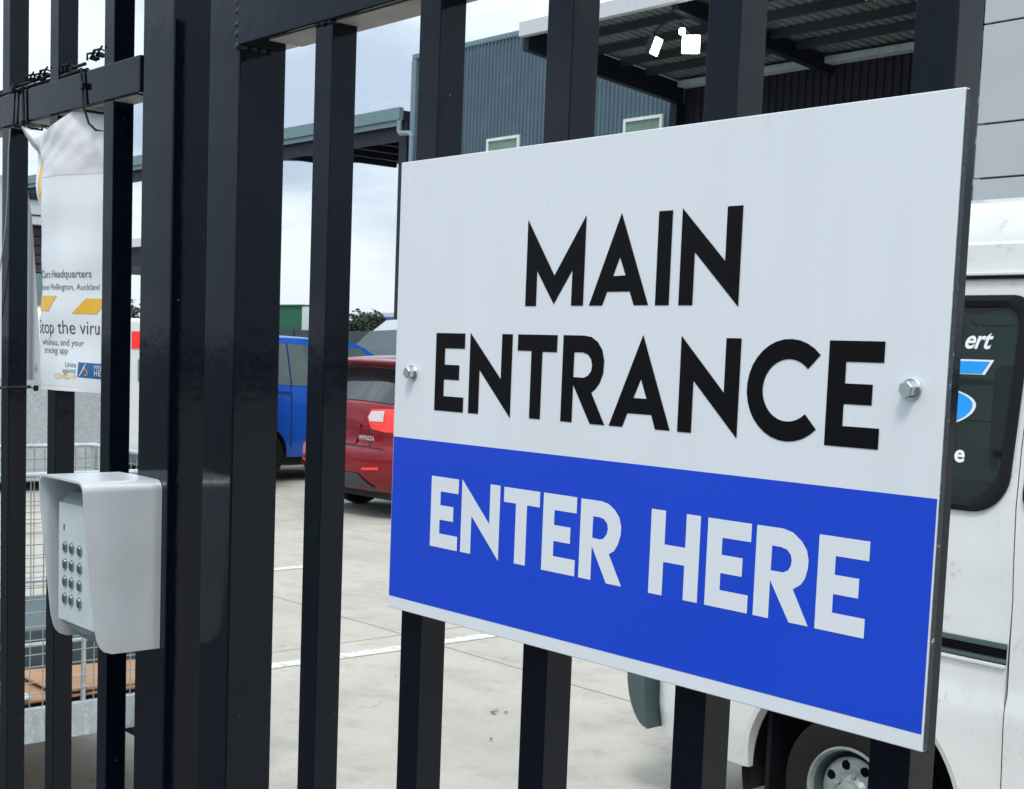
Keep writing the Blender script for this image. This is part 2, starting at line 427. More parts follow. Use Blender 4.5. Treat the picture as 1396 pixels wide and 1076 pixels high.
for i in range(6):                               # hand laid weld down the joint of stile and rail
    zz = 2.196+i*.0125+random.uniform(-.002, .002)
    bmesh.ops.create_icosphere(bm, subdivisions=2, radius=1, matrix=Matrix.Translation((-1.4325+random.uniform(-.001, .001), FY-.0005, zz)) @ Matrix.Diagonal((random.uniform(.006, .009), .0045, random.uniform(.0035, .006), 1)))
for i in range(4):
    bmesh.ops.create_icosphere(bm, subdivisions=2, radius=1, matrix=Matrix.Translation((-1.4312, FY+.004+i*.013, 2.1945)) @ Matrix.Diagonal((.0055, .007, .0035, 1)))
add('weld_bead', bm, gate, 'bead')

# ------------------------------------------------------------------ the fence panel on the left
fence = thing('bar_fence', 'black steel bar fence with a thick cabled rail, left of the gate', 'fence', (-2.4, .87, 0))
add('post', box(-1.6760, -1.5905, FY, FY+.0855, 0, 2.62, .0035), fence)
add('rail', box(-4.2, -1.6763, FY-.0035, FY+.036, 2.171, 2.2195, .0022), fence)
add('bottom_rail', box(-4.2, -1.6763, FY-.0035, FY+.036, .14, .19, .004), fence)
FX = [-2.146+.1787*k for k in range(-11, 3)]
for u in FX:
    add('bar', box(u, u+.0299, FY, FY+.0307, .08, 2.5, .0014), fence)

add('rail_underside', box(-4.1, -1.69, FY+.001, FY+.033, 2.1695, 2.1707), fence, 'beige', None)

# ------------------------------------------------------------------ the sign
SX, SZ, SY = -1.0911, 2.0312-.4426, .8357         # left, bottom, front face
SW, SH = .5997, .4426
sign = thing('entrance_sign', 'white and blue MAIN ENTRANCE ENTER HERE sign bolted on the gate', 'sign', (SX+SW/2, SY, SZ))
obj('panel', box(SX, SX+SW, SY, SY+.006, SZ, SZ+SH, .0006, 1), M['signwhite'], sign, True)
bm = B(); random.seed(11)
n = 160; rows = []
for i in range(n+1):                              # ragged dark core showing along the cut right edge
    zz = SZ+.001+(SH-.002)*i/n
    rows.append([bm.verts.new((SX+SW+.0004+random.uniform(0, .0005), SY+.0007, zz)), bm.verts.new((SX+SW+.0005+random.uniform(0, .0006), SY+.0056, zz))])
for a, b in zip(rows, rows[1:]): bm.faces.new((a[0], a[1], b[1], b[0]))
obj('cut_edge', bm, M['signedge'], sign)
sp = lambda dy: (lambda x, y: Vector((SX+x/1000, SY-dy, SZ+y/1000)))
bm = B(); add_panel(bm, [(1.0, 12.2), (598.6, 12.2), (598.9, 173), (1.2, 173)], [], sp(.00022))
obj('blue_band', bm, M['signblue'], sign)
LETTERS = [
('M',[(187.1,377.7),(223.0,328.2),(259.2,378.2),(259.2,302.2),(244.8,302.2),(244.8,332.4),(223.4,303.6),(201.1,332.6),(201.1,302.0),(187.1,302.0)],None),
('A',[(299.7,377.8),(333.0,302.4),(317.3,302.4),(312.1,313.6),(286.7,313.6),(281.7,302.2),(266.2,302.2)],[(299.8,341.9),(292.8,326.4),(306.9,326.8)]),
('I',[(340.3,376.9),(354.9,376.9),(354.9,302.3),(340.3,302.3)],None),
('N',[(364.8,377.9),(409.4,335.8),(409.4,376.8),(424.2,376.8),(424.2,300.8),(379.2,343.3),(379.2,302.2),(364.8,302.2)],None),
('E',[(63.8,276.7),(106.5,276.7),(106.5,262.4),(77.6,262.4),(77.6,246.8),(99.3,246.8),(99.3,232.8),(77.2,232.8),(77.2,216.8),(106.6,216.8),(106.6,202.7),(63.8,202.7)],None),
('N',[(114.0,277.6),(158.2,236.2),(158.2,276.9),(172.5,276.9),(172.5,201.4),(128.5,243.5),(128.5,202.8),(114.0,202.8)],None),
('T',[(179.6,276.9),(230.1,276.9),(230.1,262.1),(211.8,262.1),(211.8,202.8),(197.7,202.8),(197.7,262.5),(179.6,262.5)],None),
('R',[(237.4,277.0),(262.3,277.0),(271.1,275.9),(278.5,272.0),(284.2,265.4),(287.0,256.3),(286.5,246.0),(282.8,237.7),(278.1,232.3),(273.4,229.0),(290.3,202.6),(273.1,202.6),(251.4,235.0),(251.4,202.7),(237.4,202.7)],[(251.4,262.6),(261.7,262.8),(267.7,261.1),(271.5,257.4),(273.1,252.3),(272.1,247.1),(268.7,243.3),(263.8,241.3),(251.2,241.4)]),
('A',[(329.4,278.5),(362.3,202.8),(346.6,202.8),(341.9,214.2),(315.7,214.2),(310.6,202.6),(295.2,202.6)],[(329.1,242.7),(321.7,227.0),(336.1,226.9)]),
('N',[(369.9,278.4),(414.6,235.6),(414.6,277.2),(429.1,277.2),(429.1,201.2),(384.2,243.5),(384.2,202.6),(369.9,202.6)],None),
('C',[(500.5,266.5),(495.1,271.0),(488.9,274.4),(482.2,276.6),(475.2,277.5),(468.2,277.1),(461.4,275.4),(455.0,272.4),(449.3,268.3),(444.4,263.2),(440.6,257.3),(438.0,250.7),(436.6,243.8),(436.5,236.8),(437.8,229.9),(440.3,223.3),(444.0,217.3),(448.8,212.1),(454.4,207.9),(460.7,204.8),(467.5,203.0),(474.6,202.4),(481.6,203.2),(488.3,205.2),(494.5,208.5),(500.0,212.9),(489.8,223.4),(486.4,220.8),(482.6,218.8),(478.5,217.5),(474.2,217.1),(469.9,217.4),(465.8,218.6),(461.9,220.5),(458.5,223.1),(455.6,226.3),(453.4,229.9),(451.9,233.9),(451.1,238.2),(451.2,242.5),(452.1,246.7),(453.7,250.7),(456.1,254.3),(459.1,257.4),(462.6,259.8),(466.5,261.6),(470.7,262.6),(475.0,262.8),(479.2,262.2),(483.3,260.9),(487.1,258.7),(490.3,256.0)],None),
('E',[(507.6,277.0),(552.5,277.0),(552.5,262.3),(522.2,262.3),(522.2,247.0),(544.6,247.0),(544.6,232.5),(522.0,232.5),(522.0,216.9),(551.7,216.9),(551.7,202.3),(507.6,202.3)],None),
('E',[(64.0,139.3),(104.7,139.3),(104.7,125.3),(78.3,125.3),(78.3,112.1),(97.9,112.1),(97.9,98.0),(77.8,98.0),(77.8,84.6),(104.9,84.6),(104.9,71.0),(64.0,71.0)],None),
('N',[(109.7,140.2),(149.9,102.3),(149.9,139.2),(163.7,139.2),(163.7,69.9),(124.4,107.0),(124.4,71.1),(109.7,71.1)],None),
('T',[(169.0,138.8),(216.3,138.8),(216.3,125.0),(199.9,125.0),(199.9,70.7),(185.3,70.7),(185.3,125.1),(169.0,125.1)],None),
('E',[(221.0,138.9),(262.3,138.9),(262.3,124.9),(235.2,124.9),(235.2,111.8),(255.6,111.8),(255.6,97.7),(235.3,97.7),(235.3,84.4),(262.5,84.4),(262.5,70.3),(221.0,70.3)],None),
('R',[(267.3,138.6),(291.6,138.6),(299.3,137.2),(307.0,132.8),(312.3,127.1),(314.8,119.6),(314.5,112.3),(311.9,104.6),(307.9,98.6),(302.1,95.0),(317.6,70.0),(300.2,70.0),(281.9,99.3),(281.9,70.3),(267.3,70.3)],[(282.2,124.8),(289.9,124.9),(295.0,123.8),(298.8,120.4),(299.8,115.9),(298.6,111.2),(294.8,107.2),(290.4,106.0),(282.0,106.6)]),
('H',[(347.5,138.6),(362.7,138.6),(362.7,111.4),(384.3,111.4),(384.3,138.4),(398.7,138.4),(398.7,69.6),(384.2,69.6),(384.2,97.1),(362.1,97.1),(362.1,69.7),(347.5,69.7)],None),
('E',[(406.1,138.2),(448.1,138.2),(448.1,124.2),(420.8,124.2),(420.8,110.9),(441.0,110.9),(441.0,96.7),(420.5,96.7),(420.5,83.4),(447.6,83.4),(447.6,69.6),(406.1,69.6)],None),
('R',[(453.0,138.2),(476.8,138.2),(485.7,136.3),(493.6,130.9),(498.5,124.8),(500.3,117.9),(500.1,111.5),(498.1,104.0),(494.7,99.0),(488.0,94.5),(502.8,69.5),(485.9,69.5),(467.3,98.4),(467.3,69.5),(453.0,69.5)],[(467.6,124.4),(475.6,124.3),(481.1,123.0),(484.6,119.8),(485.8,115.4),(485.0,111.2),(482.7,107.6),(478.5,105.7),(467.4,105.7)]),
('E',[(508.5,138.0),(550.4,138.0),(550.4,124.1),(523.1,124.1),(523.1,110.6),(543.3,110.6),(543.3,96.6),(522.6,96.6),(522.6,83.1),(549.7,83.1),(549.7,69.2),(508.5,69.2)],None)]

for lo, hi, nm, mm in ((0, 4, 'lettering', 'signblack'), (4, 12, 'lettering', 'signblack'), (12, 17, 'lettering', 'signletterwhite'), (17, 21, 'lettering', 'signletterwhite')):
    bm = B()
    for ch, poly, hole in LETTERS[lo:hi]:
        add_panel(bm, poly, [hole] if hole else [], sp(.00045))
    obj(nm, bm, M[mm], sign)
def bolt(x, zc, r, wr):
    bm = B(); mt = Matrix.Translation((x, SY-.0001, zc)) @ Matrix.Rotation(PI/2, 4, 'X')
    hx = [(r*math.cos(PI/3*i+.3), r*math.sin(PI/3*i+.3)) for i in range(6)]
    add_lathe(bm, [(0, .0025), (r*.95, .0025), (r*.95, .0025)], 6, mt)
    lo_ = [bm.verts.new(mt @ Vector((a, b, .0016))) for a, b in hx]; hi_ = [bm.verts.new(mt @ Vector((a, b, .0078))) for a, b in hx]
    cap = [bm.verts.new(mt @ Vector((a*.86, b*.86, .0090))) for a, b in hx]
    for i in range(6):
        j = (i+1) % 6
        bm.faces.new((lo_[i], lo_[j], hi_[j], hi_[i])); bm.faces.new((hi_[i], hi_[j], cap[j], cap[i]))
    bm.faces.new(cap)
    b = obj('bolt', bm, M['zinc'], sign)
    bm = B(); add_lathe(bm, [(r*.5, .0018), (wr*.93, .0018), (wr, .0012), (wr, .0001)], 28, mt)
    obj('washer', bm, M['zinc'], b, True)
bolt(SX+.0290, SZ+.2375, .0057, .0076); bolt(SX+.5748, SZ+.2452, .0057, .0076)

# ------------------------------------------------------------------ the keypad
KX0, KX1 = -1.7395, -1.6035
kp = thing('entry_keypad', 'silver hooded keypad with twelve keys mounted on the fence post', 'keypad', (-1.668, FY, 1.446))
def hood_front(zz):                                # front edge of the side wings at height zz
    P = [(1.446, .7685), (1.479, .7610), (1.536, .7545), (1.593, .7490), (1.63, .7450), (1.668, .7430)]
    for (a, fa), (b, fb) in zip(P, P[1:]):
        if zz <= b: return fa+(fb-fa)*max(0, zz-a)/(b-a)
    return P[-1][1]
bm = B(); TH = .0026; RR = .013
cs = []                                            # section of the bent sheet in x-z, left wing bottom, over the top, right wing bottom
zs = [1.446, 1.450, 1.456, 1.464, 1.479, 1.50, 1.536, 1.57, 1.593, 1.62, 1.64, 1.668-RR]
for zz in zs: cs.append((KX0, zz))
for i in range(1, 8): cs.append((KX0+RR-RR*math.cos(PI/2*i/8), 1.668-RR+RR*math.sin(PI/2*i/8)))
cs.append((KX0+RR, 1.668)); cs.append(((KX0+KX1)/2, 1.6685)); cs.append((KX1-RR, 1.668))
for i in range(1, 8): cs.append((KX1-RR+RR*math.sin(PI/2*i/8), 1.668-RR+RR*math.cos(PI/2*i/8)))
for zz in zs[::-1]: cs.append((KX1, zz))
cx = (KX0+KX1)/2
def ring(inn):
    ro = []
    for x, zz in cs:
        sx = 1-inn/abs(KX1-cx) if inn else 1
        xx = cx+(x-cx)*sx; z2 = zz-(inn if zz > 1.62 else 0)*min(1, (zz-1.62)/.03) if inn else zz
        f = hood_front(zz)
        if zz < 1.464: f += .016*(1-math.sqrt(max(0, 1-((1.464-zz)/.018)**2)))
        ys = [f, f+.0015]+[f+.0015+(FY-.0005-f-.0015)*k/6 for k in range(1, 7)]
        ro.append([bm.verts.new((xx, y, z2)) for y in ys])
    return ro
outer, inner = ring(0), ring(TH)
for R_ in (outer, inner):
    for a, b in zip(R_, R_[1:]):
        for k in range(len(a)-1): bm.faces.new((a[k], a[k+1], b[k+1], b[k]))
for a, b, c, d in zip(outer, outer[1:], inner, inner[1:]): bm.faces.new((a[0], b[0], d[0], c[0]))
for e in (0, -1):
    a, b = outer[e], inner[e]
    for k in range(len(a)-1): bm.faces.new((a[k], a[k+1], b[k+1], b[k]))
obj('hood', bm, M['hood'], kp, .7)
# body behind the plate with a rounded top and a bevelled chin
PX0, PX1, PY = -1.7185, -1.6115, .7640
body = [(PY+.001, 1.476), (PY+.004, 1.466), (PY+.018, 1.453), (PY+.045, 1.4475), (FY-.001, 1.4475), (FY-.001, 1.652), (PY+.035, 1.6515), (PY+.014, 1.645), (PY+.004, 1.634), (PY+.001, 1.628)]
bm = B(); nseg = 10; rings = []
for i in range(nseg+1):
    q = i/nseg*2-1; sag = 1-.55*abs(q)**3.
    ring_ = []
    for y, zz in body:
        zq = zz
        if zz < 1.47: zq = 1.476-(1.476-zz)*sag
        ring_.append(bm.verts.new((PX0+(PX1-PX0)*i/nseg, y, zq)))
    rings.append(ring_)
for a, b in zip(rings, rings[1:]):
    for k in range(len(body)): bm.faces.new((a[k], a[(k+1) % len(body)], b[(k+1) % len(body)], b[k]))
bm.faces.new(rings[0]); bm.faces.new(rings[-1][::-1])
obj('casing', bm, M['padchin'], kp, .5)
obj('face_plate', box(PX0, PX1, PY-.0015, PY+.0005, 1.4755, 1.632, .0009), M['padplate'], kp, True)
obj('sensor', box(-1.7022, -1.6998, PY-.0024, PY-.0014, 1.596, 1.604, .0004, 1), M['paddark'], kp)
for r in range(4):
    for c in range(3):
        xk, zk = (-1.6962, -1.6762, -1.6520)[c], 1.5745-.0228*r
        bm = B()
        out2 = rrect(-.0046, .0046, -.0068, .0068, .0042, 6)
        prev = None
        for sc, h in ((1.0, 0), (1.0, .0018), (.94, .0026), (.80, .0031), (.5, .0034), (.2, .0035)):
            rg = [bm.verts.new((xk+a*sc, PY-.0016-h, zk+b*sc)) for a, b in out2]
            if prev:
                for i in range(len(rg)): bm.faces.new((prev[i], prev[(i+1) % len(rg)], rg[(i+1) % len(rg)], rg[i]))
            prev = rg
        bm.faces.new(prev)
        key = obj('key', bm, M['chrome'], kp, True)
        bm = B(); o2 = rrect(-.0056, .0056, -.0078, .0078, .0052, 6)
        add_panel(bm, [(xk+a, zk+b) for a, b in o2], [[(xk+a, zk+b) for a, b in out2]], lambda x, y: Vector((x, PY-.0019, y)))
        obj('key_surround', bm, M['padchin'], key)

# ------------------------------------------------------------------ the poster in its plastic sleeve
CUR = [(-1.795, .8845), (-1.80, .8835), (-1.82, .8795), (-1.84, .874), (-1.88, .862), (-1.92, .8495), (-1.95, .8470), (-1.97, .8462), (-1.980, .8475), (-1.986, .8515), (-1.990, .858), (-1.994, .870), (-1.997, .89)]
CUR = [Vector(c) for c in CUR]
cum = [0.]
for a, b in zip(CUR, CUR[1:]): cum.append(cum[-1]+(b-a).length)
def on_curve(s):
    s = min(max(s, 0), cum[-1]-1e-6)
    for i in range(len(cum)-1):
        if s <= cum[i+1]:
            f = (s-cum[i])/(cum[i+1]-cum[i])
            p0, p1, p2, p3 = CUR[max(i-1, 0)], CUR[i], CUR[i+1], CUR[min(i+2, len(CUR)-1)]
            p = .5*((2*p1)+(p2-p0)*f+(2*p0-5*p1+4*p2-p3)*f*f+(3*p1-p0-3*p2+p3)*f**3)
            t = (p2-p1).normalized()
            return p, Vector((-t.y, t.x)) * (1 if -t.x*0+t.x > 1 else 1)
def on_sheet(s, zz, off=0.):
    p, nn = on_curve(s)
    if nn.y > 0: nn = -nn
    wv = .0011*math.sin(zz*31+s*40)+.0007*math.sin(zz*77+1.3)
    return Vector((p.x+nn.x*(off+wv), p.y+nn.y*(off+wv), zz))
Ssel = cum[7]                                      # where the sheet turns round the bar
s_of = lambda x: 0. if x > CUR[0].x else next(cum[i]+(cum[i+1]-cum[i])*((CUR[i].x-x)/(CUR[i].x-CUR[i+1].x)) for i in range(len(CUR)-1) if CUR[i].x >= x >= CUR[i+1].x)
poster = thing('notice_poster', 'curled notice poster in a clear plastic sleeve tied under the fence rail', 'poster', (-1.88, .86, 1.775))
def grid_sheet(s0, s1, z0f, z1f, off, ns=44, nz=50):
    bm = B(); V = [[bm.verts.new(on_sheet(s0+(s1-s0)*i/ns, z0f(i/ns)+(z1f(i/ns)-z0f(i/ns))*j/nz, off)) for j in range(nz+1)] for i in range(ns+1)]
    for i in range(ns):
        for j in range(nz): bm.faces.new((V[i][j], V[i+1][j], V[i+1][j+1], V[i][j+1]))
    return bm
obj('paper', grid_sheet(0, cum[-1], lambda t: 1.777, lambda t: 2.098-.012*t, 0), M['paper'], poster, True)
# the empty head of the sleeve, pulled up to two ties: a loose crumpled sheet of plastic
bm = B(); ns, nz = 40, 26; V = []
def topz(t):                                       # t = 0 behind the right bar, 1 at the left
    P = [(0, 2.166), (.2, 2.170), (.40, 2.172), (.48, 2.163), (.58, 2.154), (.68, 2.147), (.78, 2.142), (.90, 2.138), (1, 2.130)]
    for (a, fa), (b, fb) in zip(P, P[1:]):
        if t <= b: return fa+(fb-fa)*(t-a)/(b-a)
    return P[-1][1]
for i in range(ns+1):
    t = i/ns; col_ = []
    for j in range(nz+1):
        q = j/nz; zz = 2.082+(topz(t)-2.082)*q
        p = on_sheet(cum[-1]*t, zz, .0004+.0012*q)
        cr = q*(1-.6*q)*(.0050*math.sin(5*t+4*q)+.0030*math.sin(13*t-7*q+1)+.0010*math.sin(31*t+19*q))
        p += Vector((0, -cr-.004*q*(1-abs(2*t-1)), 0))
        col_.append(bm.verts.new(p))
    V.append(col_)
for i in range(ns):
    for j in range(nz): bm.faces.new((V[i][j], V[i+1][j], V[i+1][j+1], V[i][j+1]))
sl = obj('sleeve_head', bm, M['sleeve'], poster, .9)
# the torn corner drawn out to the left tie
bm = B()
fl = [(-1.950, .844, 2.143), (-1.985, .846, 2.150), (-2.020, .848, 2.156), (-2.064, .848, 2.170), (-2.050, .850, 2.152), (-2.022, .850, 2.132), (-2.000, .852, 2.120), (-1.985, .850, 2.112), (-1.955, .845, 2.118)]
vv = [bm.verts.new(p) for p in fl]; cc = bm.verts.new((-1.998, .842, 2.138))
for i in range(len(vv)): bm.faces.new((vv[i], vv[(i+1) % len(vv)], cc))
bmesh.ops.subdivide_edges(bm, edges=bm.edges[:], cuts=2, use_grid_fill=True, smooth=.4)
obj('sleeve_corner', bm, M['sleeve'], sl, .9)
bm = B(); add_panel(bm, [(-2.022, 2.136), (-1.985, 2.134), (-1.978, 2.06), (-1.980, 1.972), (-1.990, 1.985), (-2.004, 2.06)], [], lambda x, zz: Vector((x, .8535+.004*math.sin(zz*60), zz)), .01); obj('sleeve_edge', bm, M['sleeve'], sl, .9)
bm = B(); add_panel(bm, [(-2.004, 2.118), (-1.996, 2.118), (-1.983, 2.02), (-1.991, 2.02)], [], lambda x, zz: Vector((x, .8530+.004*math.sin(zz*60), zz)), .01); obj('yellow_stripe', bm, M['yellow'], poster)
obj('sleeve_hem', grid_sheet(.0, cum[-1], lambda t: 1.7705, lambda t: 1.7768, .0012, 44, 3), M['sleeve'], poster, True)
zrow = lambda y: 1.9395-.00107*(y-375)
def put(s_txt, x_right_s, y, size, m='ink', align='LEFT', bold=0., name='print'):
    bm = B()
    # writing runs from the sheet's left (large s) to its right (small s)
    add_text(bm, s_txt, lambda a, b: on_sheet(x_right_s-a*1.0, zrow(y)+b, .0006), size=size, align=align, bold=bold)
    return obj(name, bm, M[m], poster)
sL = s_of(-1.9695)
put('Cars Headquarters', s_of(-1.976), 379, .0158, 'inkgrey', bold=.0001)
put('Mount Wellington, Auckland', s_of(-1.982), 395.5, .0125, 'inkgrey')
put('Stop the virus', cum[7]+.0125, 455, .0285, 'ink', bold=-.0002)
put('wh\u0101nau, and your', cum[6]+.017, 471, .0135, 'inkgrey')
put('tracing app', cum[6]+.010, 482, .0135, 'inkgrey')
put('Unite', s_of(-1.8835), 500, .0105, 'inkgrey', 'RIGHT')
put('against', s_of(-1.8835), 508, .0105, 'inkgrey', 'RIGHT')
put('COVID-19', s_of(-1.8835), 516.5, .0105, 'yellow', 'RIGHT')
def flat(poly, off=.0005, name='print', m='yellow'):
    bm = B(); add_panel(bm, poly, [], lambda a, b: on_sheet(a, b, off), .006)
    return obj(name, bm, M[m], poster)
flat([(s_of(-1.9235), zrow(404)), (cum[-2], zrow(403)), (cum[-2], zrow(424)), (s_of(-1.948), zrow(425))], name='yellow_stripe')
flat([(s_of(-1.825), zrow(407.5)), (s_of(-1.868), zrow(407)), (s_of(-1.893), zrow(427.5)), (s_of(-1.845), zrow(428))], name='yellow_stripe')
bb = flat([(s_of(-1.765), zrow(494)), (s_of(-1.8795), zrow(493)), (s_of(-1.8805), zrow(513)), (s_of(-1.765), zrow(515))], m='posterblue', name='blue_logo_box')
def on_logo(pts, m):
    bm = B(); add_panel(bm, pts, [], lambda a, b: on_sheet(a, b, .001), .004); obj('logo_mark', bm, M[m], bb)
def stroke(path, wds):
    L_, R_ = [], []
    for i, p in enumerate(path):
        d = Vector(path[min(i+1, len(path)-1)])-Vector(path[max(i-1, 0)]); d.normalize(); nn = Vector((-d.y, d.x))*wds[i]/2
        L_.append((p[0]+nn.x, p[1]+nn.y)); R_.append((p[0]-nn.x, p[1]-nn.y))
    return L_+R_[::-1]
s0 = s_of(-1.8735)
on_logo(stroke([(s0+.003, zrow(512)), (s0-.001, zrow(507)), (s0-.006, zrow(500)), (s0-.010, zrow(494.5))], [.0012, .002, .002, .001]), 'paperwhite')
on_logo(stroke([(s0+.0015, zrow(509)), (s0-.003, zrow(503.5)), (s0-.009, zrow(502)), (s0-.013, zrow(505)), (s0-.0125, zrow(510)), (s0-.008, zrow(511)), (s0-.0075, zrow(508.5))], [.001, .0016, .0022, .0026, .0024, .002, .001]), 'orange')
for tx, yy, sz in (('MINISTRY OF', 501.5, .0085), ('HEALTH', 510.5, .0125)):
    bm = B(); add_text(bm, tx, lambda a, b: on_sheet(s_of(-1.8475)-a, zrow(yy)+b, .0011), size=sz); obj('logo_mark', bm, M['paperwhite'], bb)
# a second sheet, seen edge-on beyond the next bar
sec = thing('paper_notice', 'narrow white notice sheet hanging behind the leftmost fence bar', 'notice', (-2.14, .893, 1.777))
bm = B()
add_panel(bm, [(-2.36, 1.778), (-2.100, 1.778), (-2.094, 1.786), (-2.1135, 1.895), (-2.135, 2.03), (-2.16, 2.11), (-2.36, 2.11)], [], lambda x, zz: Vector((x, .893+.006*math.sin((x+2.2)*18), zz)), .01)
obj('sheet', bm, M['paper'], sec, True)
fs = lambda x, zz: Vector((x, .8922+.006*math.sin((x+2.2)*18), zz))
bm = B(); add_panel(bm, [(-2.155, 1.905), (-2.21, 1.905), (-2.235, 1.882), (-2.18, 1.882)], [], fs, .01); obj('yellow_stripe', bm, M['yellow'], sec)
bm = B(); add_panel(bm, [(-2.1165+.0045*math.cos(t), 1.7975+.0058*math.sin(t)) for t in [2*PI*i/18 for i in range(18)]], [[(-2.1165+.0036*math.cos(t), 1.7975+.0049*math.sin(t)) for t in [2*PI*i/18 for i in range(18)]]], fs); obj('round_mark', bm, M['inkgrey'], sec)
bm = B(); add_panel(bm, [(-2.1192, 1.797), (-2.1138, 1.797), (-2.1138, 1.7982), (-2.1192, 1.7982)], [], fs); obj('round_mark', bm, M['inkgrey'], sec)

# ------------------------------------------------------------------ cable ties and wires on the rail
def tie(name, label, loop, tail, head, width=.0022):
    t = thing(name, label, 'cable tie', loop[0])
    obj('thin_strip', add_tube(B(), loop+[loop[0]], width, 6), M['tie'], t, True)
    bm = B(); x, y, zz = head; add_box(bm, x-.004, x+.004, y-.003, y+.003, zz-.0045, zz+.0045, .001); obj('head', bm, M['tie'], t)
    obj('tail', add_tube(B(), tail, [width*.8]*(len(tail)-1)+[width*.3], 6), M['tie'], t, True)
    return t
def rail_loop(x, dx=.0, sag=0.):
    f, bk = FY-.0065, FY+.039
    return [(x, f, 2.168-sag), (x+dx, f, 2.222), (x+dx, bk, 2.222), (x, bk, 2.168-sag)]
tie('cable_tie', 'black cable tie round the rail above the poster, loose loop below', rail_loop(-1.835, -.012, .004), [(-1.835, FY-.006, 2.164), (-1.826, FY-.004, 2.146), (-1.812, FY, 2.136), (-1.800, FY+.006, 2.134)], (-1.838, FY-.008, 2.198))
tie('cable_tie', 'black cable tie round the rail at the torn sleeve corner', rail_loop(-2.045, -.004), [(-2.047, FY-.007, 2.169), (-2.03, FY-.006, 2.163), (-2.0, FY-.003, 2.161), (-1.965, FY-.001, 2.152)], (-2.045, FY-.009, 2.168))
tie('cable_tie', 'thin grey cable tie round the rail, furthest left', rail_loop(-2.085, .006), [(-2.085, FY-.006, 2.22), (-2.089, FY-.007, 2.232), (-2.096, FY-.004, 2.236)], (-2.083, FY-.009, 2.222))
tie('cable_tie', 'black cable tie round the leftmost bar with its head sticking out right', [(-2.149, FY-.003, 1.765), (-2.113, FY-.003, 1.766), (-2.113, FY+.034, 1.768), (-2.149, FY+.034, 1.766)], [(-2.112, FY-.002, 1.7665), (-2.088, FY+.014, 1.768), (-2.066, FY+.02, 1.768)], (-2.061, FY+.022, 1.768), .0028)
wires = thing('cable_run', 'black cables lying along the top of the fence rail', 'cable', (-2.4, FY, 2.22))
random.seed(5)
for k, (y0, z0) in enumerate(((FY+.002, 2.2235), (FY+.012, 2.2240), (FY+.007, 2.2310))):
    pts = [(-4.1+i*.07, y0+.003*math.sin(i*1.1+k), z0+.0022*abs(math.sin(i*.9+k*2))) for i in range(35)]
    pts = [p for p in pts if p[0] < (-1.80, -1.79, -1.84)[k]]
    obj('wire', add_tube(B(), pts, (.0026, .0033, .0026)[k], 8), M['tie'], wires, True)
for (x, zz) in ((-2.035, 2.233), (-2.005, 2.231), (-1.985, 2.234), (-1.905, 2.231), (-1.825, 2.236), (-1.805, 2.238)):
    bm = B(); bmesh.ops.create_icosphere(bm, subdivisions=2, radius=1, matrix=Matrix.Translation((x, FY+.004, zz)) @ Matrix.Rotation(random.uniform(-.4, .4), 4, 'Y') @ Matrix.Diagonal((.013, .005, .0035, 1)))
    add_tube(bm, [(x-.012, FY-.002, zz-.002), (x-.006, FY-.005, zz+.005), (x+.002, FY+.002, zz+.007), (x+.008, FY+.008, zz+.003), (x+.003, FY+.004, zz-.004), (x-.006, FY-.001, zz-.001), (x+.016, FY-.003, zz+.008)], .0016, 6)
    obj('knot', bm, M['tie'], wires, True)
tag(obj('hanging_wire', add_tube(B(), [(-2.094, FY-.008, 2.165), (-2.096, FY-.010, 2.13), (-2.103, FY-.008, 2.08), (-2.116, FY-.006, 2.02), (-2.13, FY-.006, 1.97), (-2.147, FY-.008, 1.92), (-2.16, FY-.004, 1.86)], .0010, 6), M['wire'], None, True, loc=(-2.094, FY, 2.165)), 'thin loose wire hanging down from the rail over the leftmost bar', 'wire')

# ------------------------------------------------------------------ the big clad building behind
def ribbed(x0, x1, y, z0f, z1f, pitch, depth):
    """trapezoid ribbed sheet facing -Y"""
    bm = B(); xs = []
    x = x0
    while x < x1:
        for f, d in ((0, 0), (.36, 0), (.46, depth), (.64, depth), (.74, 0)):
            if x+f*pitch <= x1: xs.append((x+f*pitch, y-d))
        x += pitch
    lo = [bm.verts.new((a, b, z0f(a))) for a, b in xs]; hi = [bm.verts.new((a, b, z1f(a))) for a, b in xs]
    for i in range(len(xs)-1): bm.faces.new((lo[i], lo[i+1], hi[i+1], hi[i]))
    return bm
WY = 24.07
bld = thing('warehouse', 'blue grey corrugated warehouse with a dark canopied bay, behind the gate', 'building', (-22, WY, 0))
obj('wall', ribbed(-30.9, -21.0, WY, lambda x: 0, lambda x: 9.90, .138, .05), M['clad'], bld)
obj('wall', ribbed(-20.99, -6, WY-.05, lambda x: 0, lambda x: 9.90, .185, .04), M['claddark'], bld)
obj('wall', box(-30.98, -5.5, WY+.06, WY+14, 0, 9.86), M['clad'], bld)
obj('capping', box(-31.02, -5.9, WY-.05, WY+.3, 9.86, 10.0, .01), M['teal'], bld)
obj('corner_flashing', box(-31.04, -30.84, WY-.05, WY+.2, 0, 9.85, .01), M['teal'], bld)
def window(x0, x1, z0, z1, y=WY-.04):
    bm = B(); t = .07
    for a in ((x0, x1, z1-t, z1), (x0, x1, z0, z0+t), (x0, x0+t, z0+t+.001, z1-t-.001), (x1-t, x1, z0+t+.001, z1-t-.001)):
        add_box(bm, a[0], a[1], y-.06, y+.05, a[2], a[3])
    o = obj('window', bm, M['winframe'], bld)
    obj('pane', box(x0+t, x1-t, y-.02, y+.03, z0+t, z1-t), M['winglass'], o)
window(-27.68, -26.42, 6.2, 7.36); window(-22.80, -21.60, 6.2, 7.36)
